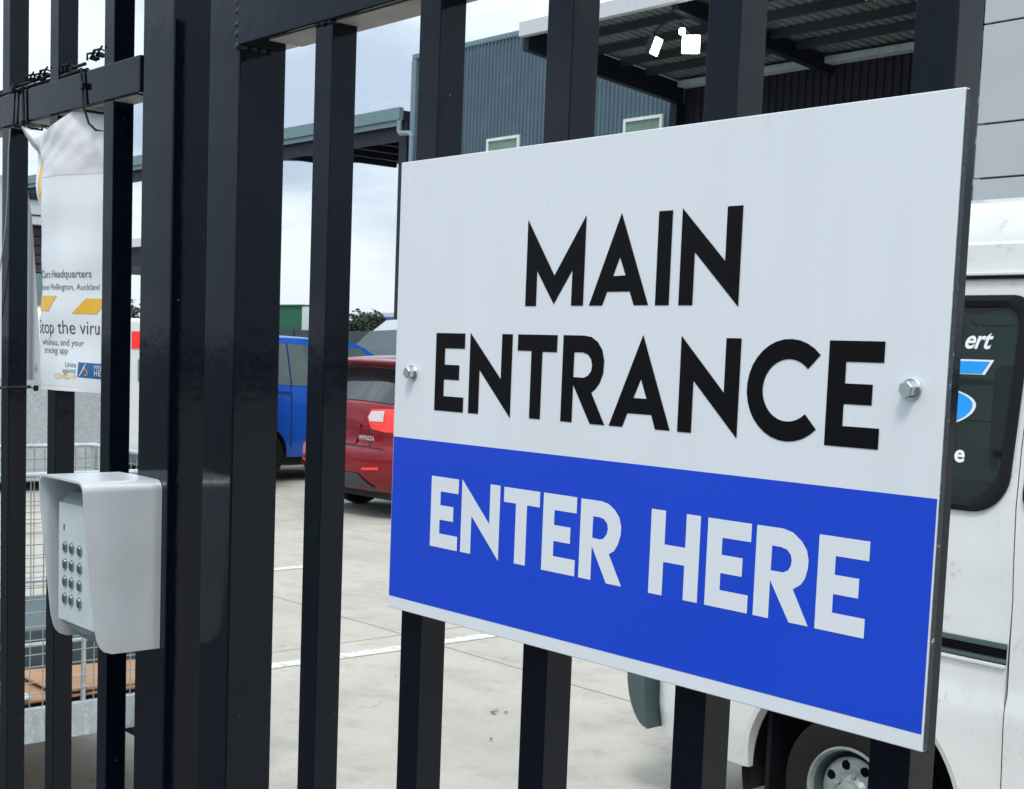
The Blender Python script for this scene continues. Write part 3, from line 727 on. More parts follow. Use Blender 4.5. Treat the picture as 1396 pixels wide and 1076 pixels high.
# tall glazed strip at the right end, pale transoms
bm = B(); y = WY-.15
for a in ((-14.35, -14.22, 1.5, 7.30), (-13.10, -12.97, 1.5, 7.30)): add_box(bm, a[0], a[1], y-.1, y+.05, a[2], a[3])
add_box(bm, -14.22, -13.10, y-.1, y+.05, 7.18, 7.30)
wf = obj('window', bm, M['teal'], bld)
for zz in (2.2, 3.0, 3.75, 4.5, 5.25, 6.0, 6.74): obj('transom', box(-14.2, -13.12, y-.12, y+.04, zz-.06, zz+.06), M['winframe'], wf)
obj('pane', box(-14.2, -13.12, y-.02, y+.02, 1.5, 7.17), M['winglass'], wf)
# canopy
cn = obj('canopy_fascia', box(-21.12, -4, 19.05, 19.2, 8.18, 8.47, .01), M['fascia'], bld)
zroof = lambda yy: 8.44-(yy-19.2)*.09
def ribbed_roof(x0, x1, y0, y1):
    bm = B(); xs = []; x = x0
    while x < x1:
        for f, d in ((0, 0), (.3, 0), (.42, .035), (.66, .035), (.78, 0)): xs.append((x+f*.2, d))
        x += .2
    a = [bm.verts.new((q, y0, zroof(y0)+d)) for q, d in xs]; b = [bm.verts.new((q, y1, zroof(y1)+d)) for q, d in xs]
    for i in range(len(xs)-1): bm.faces.new((a[i], a[i+1], b[i+1], b[i]))
    return bm
obj('canopy_roof', ribbed_roof(-21.1, -4, 19.2, WY-.1), M['soffit'], bld)
def slab(x0, x1, y0, y1, zt, d):                    # beam along Y under the sloping roof
    bm = B(); vs = [bm.verts.new((x, yy, zroof(yy)-zt-k)) for k in (0, d) for yy in (y0, y1) for x in (x0, x1)]
    for f in ((0, 1, 3, 2), (4, 6, 7, 5), (0, 4, 5, 1), (2, 3, 7, 6), (0, 2, 6, 4), (1, 5, 7, 3)): bm.faces.new([vs[i] for i in f])
    return bm
for x, dp in ((-21.15, .45), (-17.2, .30), (-13.2, .30), (-9.2, .30)): obj('rafter', slab(x, x+.16, 19.21, WY-.1, .06, dp), M['steeldark'], bld)
for yy in (20.1, 21.0, 21.9, 22.7): obj('purlin', box(-21.0, -4, yy, yy+.07, zroof(yy)-.18, zroof(yy)-.03), M['purlin'], bld)
obj('wall_flashing', box(-20.9, -4, WY-.42, WY-.12, 7.83, 7.96, .005), M['flashing'], bld)
obj('column', box(-21.15, -20.95, WY-.35, WY-.09, 0, 7.5), M['steeldark'], bld)
def flood(name, label, c, aim, size, arm):
    t = thing(name, label, 'floodlight', c, 'floodlights under the canopy')
    q = Vector(aim).normalized().to_track_quat('Z', 'Y').to_matrix().to_4x4(); mt = Matrix.Translation(c) @ q
    s = size/2
    obj('housing', add_box(B(), -s*1.08, s*1.08, -s*1.08, s*1.08, -.12, -.01, .02, 2, mt), M['steeldark'], t)
    obj('lens', add_box(B(), -s, s, -s, s, -.0099, .012, .01, 2, mt), M['lamp'], t)
    obj('bracket', add_tube(B(), arm, .03, 8), M['steeldark'], t, True)
cdir = Vector((0, 0, EYE))
cA, cB, cC = Vector((-17.72, 19.42, 7.56)), Vector((-17.1, 19.67, 7.55)), Vector((-13.0, 19.2, 7.70))
flood('floodlight', 'lit floodlight under the canopy, turned sideways on a curved arm', cA, Vector((.9, .3, -.35)), .31, [cA+Vector((-.05, -.02, .10)), cA+Vector((-.08, .02, .26)), cA+Vector((.02, .06, .38)), cA+Vector((.2, .1, .45)), cA+Vector((.42, .1, .46))])
flood('floodlight', 'lit square floodlight under the canopy, facing the gate', cB, (cdir-cB), .32, [cB+Vector((-.05, .1, .1)), cB+Vector((-.12, .06, .24)), cB+Vector((-.3, .0, .42))])
flood('floodlight', 'lit floodlight cut by the top of the picture, right of the other two', cC, (cdir-cC), .24, [cC+Vector((0, .1, .1)), cC+Vector((-.1, .1, .4))])
tag(obj('sensor_lamp', add_lathe(B(), [(0, -.05), (.05, -.05), (.06, .0), (.05, .05), (0, .06)], 16, Matrix.Translation((-17.22, 19.55, 7.78))), M['lamp'], None, True, loc=(-17.22, 19.55, 7.78)), 'small lit lamp just above the square floodlight', 'lamp')

# lower roofed bay on the left with gutter and downpipe
bay = thing('side_canopy', 'low dark roofed canopy with gutter at the left end of the warehouse', 'canopy', (-36, 26, 0))
bm = B(); pl = [(-60, WY), (-31.4, WY), (-31.2, WY+8), (-37.5, 32.0), (-39.1, 29.86), (-41.57, 26.7), (-44.5, 25.2), (-60, 25.2)]
add_panel(bm, pl, [], lambda x, yy: Vector((x, yy, 8.22+(yy-WY)*.01)), None, Vector((0, 0, .3)))
obj('roof', bm, M['claddark'], bay)
obj('gutter', box(-60, -31.38, WY-.18, WY-.01, 8.24, 8.60, .02), M['teal'], bay)
obj('fascia', box(-60, -31.5, WY-.10, WY-.02, 8.10, 8.235), M['gutter'], bay)
obj('eave_beam', box(-60, -31.42, WY+.05, WY+.22, 7.72, 8.215), M['claddark'], bay)
for x in (-32.6, -33.9, -35.2, -36.5, -37.8, -39.1, -40.4): obj('rafter', box(x, x+.12, WY+.23, WY+4.6-(max(0, -x-37.8))*1.2, 7.92, 8.215), M['steeldark'], bay)
obj('column', box(-31.6, -31.25, WY+.02, WY+.35, 0, 8.2), M['claddark'], bay)
obj('downpipe', add_tube(B(), [(-31.45, WY-.1, 8.3), (-31.45, WY-.1, 7.95), (-31.40, WY-.1, 7.87), (-30.95, WY-.1, 7.83), (-30.86, WY-.1, 7.75), (-30.86, WY-.1, 0)], .075, 10), M['gutter'], bay, True)

# pale panelled office wing on the right
off = thing('office_wing', 'office block clad in pale grey panels with dark joints, behind the van', 'building', (-3, 17, 0))
obj('wall', box(-8.88, 6, 15.56, 20, 0, 7.0), M['joint'], off)
zz = [0, 1.2, 2.35, 3.30, 4.10, 4.742, 5.915, 7.05]
for a, b in zip(zz, zz[1:]):
    for x0, x1 in ((-8.93, -5.2), (-5.185, -1.4), (-1.385, 2.4), (2.415, 6.05)):
        obj('panel', box(x0, x1, 15.5, 15.559, a+.012, b-.012, .004, 1), M['panel'], off)

# sage green building far left
gb = thing('green_building', 'sage green building with white fascia and dark boards, seen past the poster', 'building', (-23, 9.5, 0))
GX = -22
obj('wall', box(GX-6, GX, 8.85, 10.35, 0, 2.87), M['greenclad'], gb)
obj('board_band', box(GX-6, GX-.25, 8.85, 10.35, 2.875, 3.66), M['timber'], gb)
for k in range(5): obj('board', box(GX-.249, GX-.2+.0*k, 8.86, 10.34, 2.9+k*.15, 3.02+k*.15), M['timber'], gb)
obj('fascia', box(GX-6, GX+.02, 8.8, 10.4, 3.665, 4.06), M['fascia'], gb)
obj('fascia_joint', box(GX+.021, GX+.03, 8.8, 10.4, 3.80, 3.825), M['joint'], gb)
obj('roof_edge', box(GX-6, GX+.06, 8.75, 10.45, 4.065, 4.16), M['steeldark'], gb)
obj('lower_wing', box(GX-6, GX-.05, 5, 8.74, 0, 3.1), M['greenclad'], gb)
obj('lower_roof', box(GX-6, GX+.05, 5, 8.74, 3.105, 3.45), M['steeldark'], gb)
# small far shelter
sh = thing('yard_shelter', 'small open shelter roof beyond the fence post', 'shelter', (-41, 21, 0))
obj('roof', box(-45, -38.4, 20, 24, 4.1, 4.7), M['steeldark'], sh)
obj('gutter', box(-45, -38.3, 19.85, 19.99, 4.68, 4.93), M['fascia'], sh)
for x in (-44.8, -38.6): obj('post', box(x-.06, x+.06, 21.9, 22.02, 0, 4.1), M['steeldark'], sh)

# ------------------------------------------------------------------ far edge of the yard
bf = thing('boundary_fence', 'dark green boundary fence far behind the parked cars', 'fence', (-52, 36, 0))
obj('panel', box(-75, -36, 36, 36.03, .1, 2.52), M['fence'], bf)
for k in range(20): obj('post', box(-75+k*2, -74.93+k*2, 35.92, 35.99, 0, 2.62), M['fence'], bf)
st = thing('storage_shed', 'dark green shed roof line above the boundary fence, left', 'shed', (-55, 37, 0))
obj('wall', box(-62, -56.1, 37.2, 38.6, 0, 3.70), M['greenshed'], st)
obj('roof', box(-62.1, -56.0, 37.1, 38.7, 3.705, 3.77), M['greenshed'], st)
obj('door', box(-56.09, -56.05, 37.4, 38.4, 0, 3.5), M['carwhite'], st)
obj('end_frame', box(-56.04, -55.3, 37.15, 37.25, 2.5, 3.66), M['carwhite'], st)
fh = thing('distant_building', 'white building with a blue eaves band, far right of the tree', 'building', (-58, 47, 0))
obj('wall', box(-67, -50, 49, 56, 0, 3.50), M['fascia'], fh)
obj('eaves', box(-67.2, -49.8, 48.9, 56.1, 3.505, 3.62), M['blue'], fh)
obj('roof', box(-67.2, -49.8, 48.9, 56.1, 3.625, 3.86), M['fascia'], fh)
def tree(name, label, x, y, h, r, zc, m, n=1500, leaf=.13, seed=1):
    random.seed(seed)
    t = thing(name, label, 'tree', (x, y, 0), 'trees beyond the yard')
    bm = B(); add_tube(bm, [(x, y, 0), (x+.05, y, h*.35), (x-.04, y+.05, h*.6), (x, y, h*.85)], [r*.11, r*.09, r*.06, r*.02], 8)
    for k in range(6):
        a = k*1.1; add_tube(bm, [(x, y, h*(.35+.06*k)), (x+r*.5*math.cos(a), y+r*.5*math.sin(a), h*(.5+.06*k))], [r*.05, r*.015], 6)
    obj('trunk', bm, M['bark'], t)
    lobes = [(Vector((x+random.uniform(-.6, .6)*r, y+random.uniform(-.6, .6)*r, zc+random.uniform(-.5, .5)*(h-zc))), random.uniform(.35, .6)*r) for _ in range(11)]
    bm = B()
    for k in range(n):
        c, rr = random.choice(lobes); d = Vector((random.gauss(0, 1), random.gauss(0, 1), random.gauss(0, .8))); d = d.normalized()*rr*random.random()**.4
        p = c+d; q = Vector((random.gauss(0, 1), random.gauss(0, 1), random.gauss(0, 1))).to_track_quat('Z', 'Y').to_matrix(); s = leaf*random.uniform(.6, 1.4)
        bm.faces.new([bm.verts.new(p+q @ Vector(v)*s) for v in ((-1, 0, 0), (0, -.5, .1), (1, 0, 0), (0, .5, .1))])
    obj('crown', bm, M[m], t, 'keep' if False else None)
tree('tree', 'dark round tree top above the boundary fence, beside the red car roof', -61.5, 45.0, 3.72, 1.15, 3.0, 'leafdark', 2200, .11, 4)
tree('tree', 'small tree seen through the gap left of the fence post', -52, 25.6, 3.4, 1.3, 2.7, 'leafdark', 900, .12, 8)
tree('tree', 'lower bush behind the boundary fence right of the round tree', -57.2, 46, 3.3, 1.4, 2.5, 'leaf', 1200, .12, 9)

# ------------------------------------------------------------------ wheels
def add_wheel(parent, c, r, rim_r, wid, out, m_rim, holes=0, spokes=0):
    """out = outward unit vector in the x-y plane; tyre is a part, rim its own part"""
    q = Vector(out).to_track_quat('Z', 'Y').to_matrix().to_4x4(); mt = Matrix.Translation(c) @ q; h = wid/2
    wh = obj('tyre', add_lathe(B(), [(rim_r*1.0, h*.55), (rim_r*1.03, h*.88), (rim_r*1.25, h), (r*.9, h*.97), (r*.965, h*.8), (r*.985, h*.72), (r, h*.45), (r, -h*.45), (r*.96, -h*.85), (rim_r*1.2, -h), (rim_r, -h*.8)], 56, mt), M['tyre'], parent, .5)
    bm = B(); k = rim_r/.171
    add_lathe(bm, [(.176*k, h*.80), (.1735*k, h*.93), (.167*k, h*.95), (.161*k, h*.88), (.157*k, h*.72)], 56, mt)
    bm2 = B(); add_lathe(bm2, [(.1572*k, h*.72), (.150*k, h*.4), (.147*k, -h*.2), (.11*k, -h*.2)], 48, mt); obj('barrel', bm2, M['plasticgrey'], wh, .5)  # barrel coloured dark to stand in for the shade inside the rim
    def hh(rr):
        rr /= k
        P = [(.0, .80), (.048, .74), (.054, .58), (.07, .52), (.095, .62), (.118, .60), (.138, .42)]
        for (a, fa), (b, fb) in zip(P, P[1:]):
            if rr <= b: return h*(fa+(fb-fa)*(rr-a)/(b-a))
        return h*.42
    circ = lambda cx_, cy_, rr, n=14: [(cx_+rr*math.cos(2*PI*i/n), cy_+rr*math.sin(2*PI*i/n)) for i in range(n)]
    hl = [circ(.103*k*math.cos(2*PI*i/holes+.30), .103*k*math.sin(2*PI*i/holes+.30), .0185*k) for i in range(holes)]
    if spokes:
        hl = []
        for i in range(spokes):
            a = 2*PI*i/spokes; d = PI/spokes*.62
            hl.append([(.128*k*math.cos(a-d), .128*k*math.sin(a-d)), (.132*k*math.cos(a), .132*k*math.sin(a)), (.128*k*math.cos(a+d), .128*k*math.sin(a+d)), (.06*k*math.cos(a+d*.5), .06*k*math.sin(a+d*.5)), (.06*k*math.cos(a-d*.5), .06*k*math.sin(a-d*.5))])
    add_panel(bm, circ(0, 0, .131*k, 40), hl, lambda x, y: mt @ Vector((x, y, hh(math.hypot(x, y)))), .018*k if holes else None)
    rim = obj('rim', bm, M[m_rim], wh, .5)
    bm = B(); add_lathe(bm, [(0, h*.05), (.15*k, h*.05)], 32, mt); obj('drum', bm, M['dark'], wh)
    if holes:
        bm = B(); add_lathe(bm, [(.046*k, h*.70), (.044*k, h*.92), (.03*k, h*.99), (0, h*1.0)], 24, mt); obj('hub', bm, M[m_rim], rim, .5)
        for i in range(5):
            a = 2*PI*i/5+.2; obj('wheel_nut', add_lathe(B(), [(.0085, h*.5), (.0085, h*.72), (0, h*.74)], 6, mt @ Matrix.Translation((.066*k*math.cos(a), .066*k*math.sin(a), 0))), M['steelwheel'], rim)
    return wh

# ------------------------------------------------------------------ the white van right behind the gate
VY = 4.222
van = thing('delivery_van', 'dirty white high roofed van with blue stickers on its dark window, behind the sign', 'van', (-1.5, VY+.85, 0))
def v_in(zz):
    P = [(.2, .06), (.30, .035), (.42, .010), (.60, .004), (.70, .000), (.745, .002), (.775, .013), (.80, .016), (.95, .016), (1.2, .022), (1.4, .036), (2.05, .118), (2.15, .132), (2.3, .16)]
    for (a, fa), (b, fb) in zip(P, P[1:]):
        if zz <= b:
            t = max(0, (zz-a)/(b-a)); t = t*t*(3-2*t) if .69 < a < .80 else t
            return fa+(fb-fa)*t
    return P[-1][1]
def v_side(off=0.):
    def f(x, zz):
        e = 0
        if x < -3.60: e = .11*((-3.60-x)/.17)**2.4
        if x > .35: e = .20*((x-.35)/.6)**2
        return Vector((x, VY+v_in(zz)+e-off, zz))
    return f
WC, FC, AR = (-2.79, .288), (-.20, .288), .465
arc = lambda c, a0, a1, r, n=30: [(c[0]+r*math.cos(a0+(a1-a0)*i/n), c[1]+r*math.sin(a0+(a1-a0)*i/n)) for i in range(n+1)]
GZ0, GZ1 = .885, .955
win = rrect(-3.52, -2.262, 1.376, 2.088, [.125, .07, .09, .1], 8)
win2 = rrect(-2.20, -1.16, 1.376, 2.088, .08, 6)
seam = [(-2.193, .27), (-2.199, .70), (-2.206, 1.1), (-2.226, 1.40), (-2.234, 1.6), (-2.236, 2.15)]
quarter = [(-3.765, .312), (-3.60, .294), (-3.255, .272), *arc(WC, PI+.03, -.03, AR), *[(x-.003, zz) for x, zz in seam], (-3.77, 2.15), (-3.772, 1.2)]
groove = [(-3.40, GZ0+.004), (-2.212, GZ0), (-2.212, GZ1), (-3.40, GZ1)]
bm = B(); add_panel(bm, quarter, [win, groove], v_side(), .05)
body = obj('body', bm, M['vanwhite'], van, .5)
bm = B()
door = [(x+.003, zz) for x, zz in seam][::-1]+[(-2.187, .27), (-1.085, .27), (-1.085, 2.15)]
door = [(-2.190, .285), (-1.085, .285), (-1.085, 2.145), (-2.233, 2.145)]+[(x+.003, zz) for x, zz in seam[1:-1]][::-1]
add_panel(bm, door, [win2], v_side(.005), .05)
dr = obj('sliding_door', bm, M['vanwhite'], van, .5)
bm = B(); add_box(bm, -1.42, -1.22, VY-.03, VY+.02, 1.02, 1.07, .01); obj('handle', bm, M['plasticgrey'], dr, True)
front = [(-1.079, .27), (FC[0]-AR-.005, .27), *arc(FC, PI+.03, -.03, AR), (.84, .27), (.93, .45), (.94, .95), (.78, 1.28), (.30, 2.02), (.12, 2.15), (-1.079, 2.15)]
win3 = [(-.98, 1.36), (.58, 1.36), (.18, 2.02), (-.98, 2.04)]
bm = B(); add_panel(bm, front, [win3], v_side(), .08); obj('front_side', bm, M['vanwhite'], van, .5)
# far side, floor, inner lining
bm = B(); add_panel(bm, [(-3.77, .29), (.84, .29), (.94, .95), (.78, 1.28), (.12, 2.15), (-3.77, 2.15)], [win], lambda x, zz: Vector((x, VY+1.72-v_in(zz), zz)), .2); obj('body_side', bm, M['vanwhite'], van, .5)
obj('floor', box(-3.7, .7, VY+.56, VY+1.60, .40, .55), M['dark'], van)
bm = B(); add_panel(bm, win, [], lambda x, zz: Vector((x, VY+1.70-v_in(zz), zz))); obj('window_pane', bm, M['vanglass'], van)
obj('bulkhead', box(-1.30, -1.26, VY+.16, VY+1.49, .56, 2.1), M['paddark'], van)
# roof with its rain gutter
bm = B(); half = [(.128, 2.150), (.135, 2.20), (.140, 2.262), (.150, 2.272), (.170, 2.33), (.205, 2.385), (.26, 2.415), (.36, 2.44), (.60, 2.465), (.86, 2.472)]
sec_ = half+[(1.72-a, b) for a, b in half[-2::-1]]; xs = [(-3.775, .92), (-3.74, .975), (-3.68, 1), (-2.5, 1), (-1, 1), (-.2, 1), (.1, .97), (.22, .80)]
rg = [[bm.verts.new((x, VY+.86+(a-.86)*(1 if x < 0 else s_**.5), 2.15+(b-2.15)*s_)) for a, b in sec_] for x, s_ in xs]
for a, b in zip(rg, rg[1:]):
    for k in range(len(a)-1): bm.faces.new((a[k], a[k+1], b[k+1], b[k]))
bm.faces.new(rg[0]); bm.faces.new(rg[-1])
roof = obj('roof', bm, M['vanwhite'], van, .35)
obj('gutter', box(-3.76, .12, VY+.115, VY+.150, 2.146, 2.156, .003), M['rubber'], roof)
obj('gutter_lip', box(-3.76, .12, VY+.108, VY+.128, 2.157, 2.168, .003), M['vanwhite'], roof)
# rear end
rp_ = [(-3.772, .30), (-3.772, 2.15)]
obj('rear_door', box(-3.80, -3.775, VY+.13, VY+1.59, .62, 2.14, .01), M['vanwhite'], van, True)
bpf = [(-3.888, .60), (-3.887, .53), (-3.880, .475), (-3.866, .43), (-3.846, .39), (-3.820, .358), (-3.79, .333), (-3.762, .320), (-3.735, .312), (-3.748, .38), (-3.760, .47), (-3.768, .60)]
bm = B(); ring_a = [bm.verts.new((x, VY+.008+max(0, (-3.77-x))*.25, zz)) for x, zz in bpf]; ring_b = [bm.verts.new((x, VY+1.71, zz)) for x, zz in bpf]
bm.faces.new(ring_a); bm.faces.new(ring_b[::-1])
for i in range(len(bpf)): j = (i+1) % len(bpf); bm.faces.new((ring_a[i], ring_a[j], ring_b[j], ring_b[i]))
obj('rear_bumper', bm, M['plasticgrey'], van, .4)
obj('tail_light', box(-3.81, -3.775, VY+.135, VY+.22, .9, 1.35, .01), M['tailred'], van, True)
# front end (mostly beyond the frame)
bm = B(); fp = [(.84, .27), (.93, .45), (.94, .95), (.80, 1.28)]
fa = [bm.verts.new((x-.02, VY+.22, zz)) for x, zz in fp]; fb = [bm.verts.new((x-.02, VY+1.50, zz)) for x, zz in fp]
for i in range(3): bm.faces.new((fa[i], fa[i+1], fb[i+1], fb[i]))
obj('nose', bm, M['vanwhite'], van)
bm = B(); bm.faces.new([bm.verts.new(p) for p in ((.79, VY+.20, 1.28), (.79, VY+1.52, 1.28), (.15, VY+1.5, 2.2), (.15, VY+.22, 2.2))]); obj('windscreen', bm, M['vanglass'], van)
# wheel arches: returned lip and dark well
for c in (WC, FC):
    bm = B(); A = arc(c, PI+.03, -.03, AR); A2 = arc(c, PI+.03, -.03, AR-.016); vs_ = []
    for (x, zz), (x2, z2) in zip(A, A2):
        p = v_side()(x, zz); p2 = v_side()(x2, z2); vs_.append([bm.verts.new(p+Vector((0, -.0015, 0))), bm.verts.new(p2+Vector((0, .004, 0))), bm.verts.new((x2, VY+.07, z2))])
    for a, b in zip(vs_, vs_[1:]):
        for k in range(2): bm.faces.new((a[k], a[k+1], b[k+1], b[k]))
    obj('wheel_arch', bm, M['vanlow'], van, .5)
    bm = B(); A = arc(c, PI+.25, -.25, AR+.03)
    fr = [bm.verts.new((x, VY+.06, zz)) for x, zz in A]; bk = [bm.verts.new((x, VY+.55, zz)) for x, zz in A]
    for i in range(len(A)-1): bm.faces.new((fr[i], fr[i+1], bk[i+1], bk[i]))
    bm.faces.new(bk)
    obj('wheel_well', bm, M['dark'], van)
    add_wheel(van, (c[0], VY+.125, c[1]), .287, .171, .19, (0, -1, 0), 'steelwheel', holes=8)
    add_wheel(van, (c[0], VY+1.60, c[1]), .287, .171, .19, (0, 1, 0), 'steelwheel', holes=8)
obj('mud_flap', box(-3.20, -3.18, VY+.10, VY+.30, .12, .52), M['rubber'], van)
obj('sill', box(-3.72, .8, VY+.10, VY+.14, .285, .50) if False else box(-2.30, -.70, VY+.085, VY+.16, .28, .60), M['dark'], van)
# sliding door track
obj('track', box(-3.40, -2.208, VY+.045, VY+.05, GZ0-.01, GZ1+.01), M['rubber'], van)
tk = box(-3.40, -2.2125, VY+.010, VY+.046, GZ1-.018, GZ1-.0005, .002); add_box(tk, -3.40, -2.2125, VY+.012, VY+.046, GZ0+.004, GZ0+.016, .002)
obj('track_rail', tk, M['plasticgrey'], van)
obj('track_lip', box(-3.40, -2.2125, VY+.004, VY+.020, GZ0-.012, GZ0-.0005, .003), M['vanlow'], van)
obj('seam', box(-2.26, -2.17, VY+.16, VY+.165, .27, 2.15), M['dark'], van)
# windows: rubber seal, dark glass, writing
def seal(wn, nm, off):
    cx_ = sum(p[0] for p in wn)/len(wn); cz_ = sum(p[1] for p in wn)/len(wn)
    def grow(d): return [(cx_+(x-cx_)*(1+d/abs(x-cx_) if abs(x-cx_) > .2 else 1), cz_+(zz-cz_)*(1+d/abs(zz-cz_) if abs(zz-cz_) > .12 else 1)) for x, zz in wn]
    o_, i_ = grow(.004), grow(-.034); bm = B(); f = v_side(); prev = None; first = None
    for a, b in zip(o_+o_[:1], i_+i_[:1]):
        m_ = ((a[0]+b[0])/2, (a[1]+b[1])/2)
        cur = [bm.verts.new(f(*a)+Vector((0, -off, 0))), bm.verts.new(f(*a)+Vector((0, -.011-off, 0))), bm.verts.new(f(*m_)+Vector((0, -.016-off, 0))), bm.verts.new(f(*b)+Vector((0, -.008-off, 0))), bm.verts.new(f(*b)+Vector((0, .010-off, 0)))]
        if prev:
            for k in range(4): bm.faces.new((prev[k], prev[k+1], cur[k+1], cur[k]))
        prev = cur
    bmesh.ops.remove_doubles(bm, verts=bm.verts, dist=1e-5)
    s_ = obj('window_seal', bm, M['rubber'], van, .6)
    bm = B(); add_panel(bm, grow(-.02), [], lambda x, zz: f(x, zz)+Vector((0, .004-off, 0)), .06)
    return obj('window_pane', bm, M['vanglass'], s_, .5)
pane = seal(win, 'rear', 0.); seal(win2, 'door', .005); 
bm = B(); add_panel(bm, [(x, zz) for x, zz in win3], [], lambda x, zz: v_side()(x, zz)+Vector((0, .012, 0)), .1); obj('window_pane', bm, M['vanglass'], van, .5)
gl = lambda x, zz: v_side()(x, zz)+Vector((0, .0026, 0))
bm = B(); add_text(bm, 'ert', lambda a, b: gl(-2.490+a*.93, 1.914+b), size=.088, bold=.0018, shear=.28, space=.95); obj('lettering', bm, M['stickerw'], pane)
bm = B(); add_panel(bm, [(-2.76, 1.876), (-2.372, 1.876), (-2.398, 1.826), (-2.76, 1.826)], [], gl, .05); obj('sticker_border', bm, M['stickerw'], pane)
gl2 = lambda x, zz: gl(x, zz)+Vector((0, -.0012, 0))
bm = B(); add_panel(bm, [(-2.755, 1.870), (-2.385, 1.870), (-2.409, 1.829), (-2.755, 1.829)], [], gl2, .05); obj('sticker', bm, M['sticker'], pane)
def blob(sc): return [(-2.62+.205*sc*math.cos(t)*(1 if math.sin(t) > 0 else .9+.1*math.cos(t)), 1.722+(.062 if math.sin(t) > 0 else .085)*sc*math.sin(t)) for t in [2*PI*i/40 for i in range(40)]]
bm = B(); add_panel(bm, blob(1.0), [], gl, .05); obj('sticker_border', bm, M['stickerw'], pane)
bm = B(); add_panel(bm, blob(.945), [], gl2, .05); obj('sticker', bm, M['sticker'], pane)
bm = B(); add_text(bm, 'e', lambda a, b: gl(-2.470+a, 1.532+b), size=.082, bold=.002); obj('lettering', bm, M['stickerw'], pane)
# what shows through the glass: seats, a grab bar, bits of load
bm = B(); add_box(bm, -2.52, -2.42, VY+.35, VY+.9, 1.1, 1.86, .03); add_box(bm, -2.50, -2.10, VY+.3, VY+.95, 1.0, 1.18, .04); obj('seat', bm, M['seat'], van, True)
obj('grab_rail', add_tube(B(), [(-3.3, VY+.2, 1.80), (-1.4, VY+.2, 1.80)], .010, 8), M['steeldark'], van, True)
obj('grab_rail', add_tube(B(), [(-2.29, VY+.22, 1.78), (-2.29, VY+.22, 1.64), (-2.275, VY+.22, 1.58), (-2.23, VY+.22, 1.545)], .016, 8), M['rubber'], van, True)
obj('ledge', box(-3.5, -2.28, VY+.12, VY+.3, 1.47, 1.50), M['galv'], van)
random.seed(9); bm = B()
for k in range(9):
    x = -2.37+random.uniform(-.05, .09); add_tube(bm, [(x, VY+.16, 1.5), (x+random.uniform(-.015, .015), VY+.16, 1.5+random.uniform(.04, .10))], .008, 6)
obj('load', bm, M['galv'], van)
for k, (x, zz, l, a) in enumerate(((-2.50, 2.02, .10, -.6), (-2.47, 1.985, .07, -.5), (-2.40, 2.03, .06, 0), (-2.33, 2.02, .15, -.75), (-2.31, 1.96, .09, -.7), (-2.44, 1.93, .06, -1.2))):  # pale strips behind the pane, added to imitate reflections on the glass
    m_ = Matrix.Translation((x, VY+.15, zz)) @ Matrix.Rotation(-a, 4, 'Y'); obj('thin_strip', add_box(B(), -l/2, l/2, -.002, .002, -.011, .011, .001, 1, m_), M['stickerw'], van)

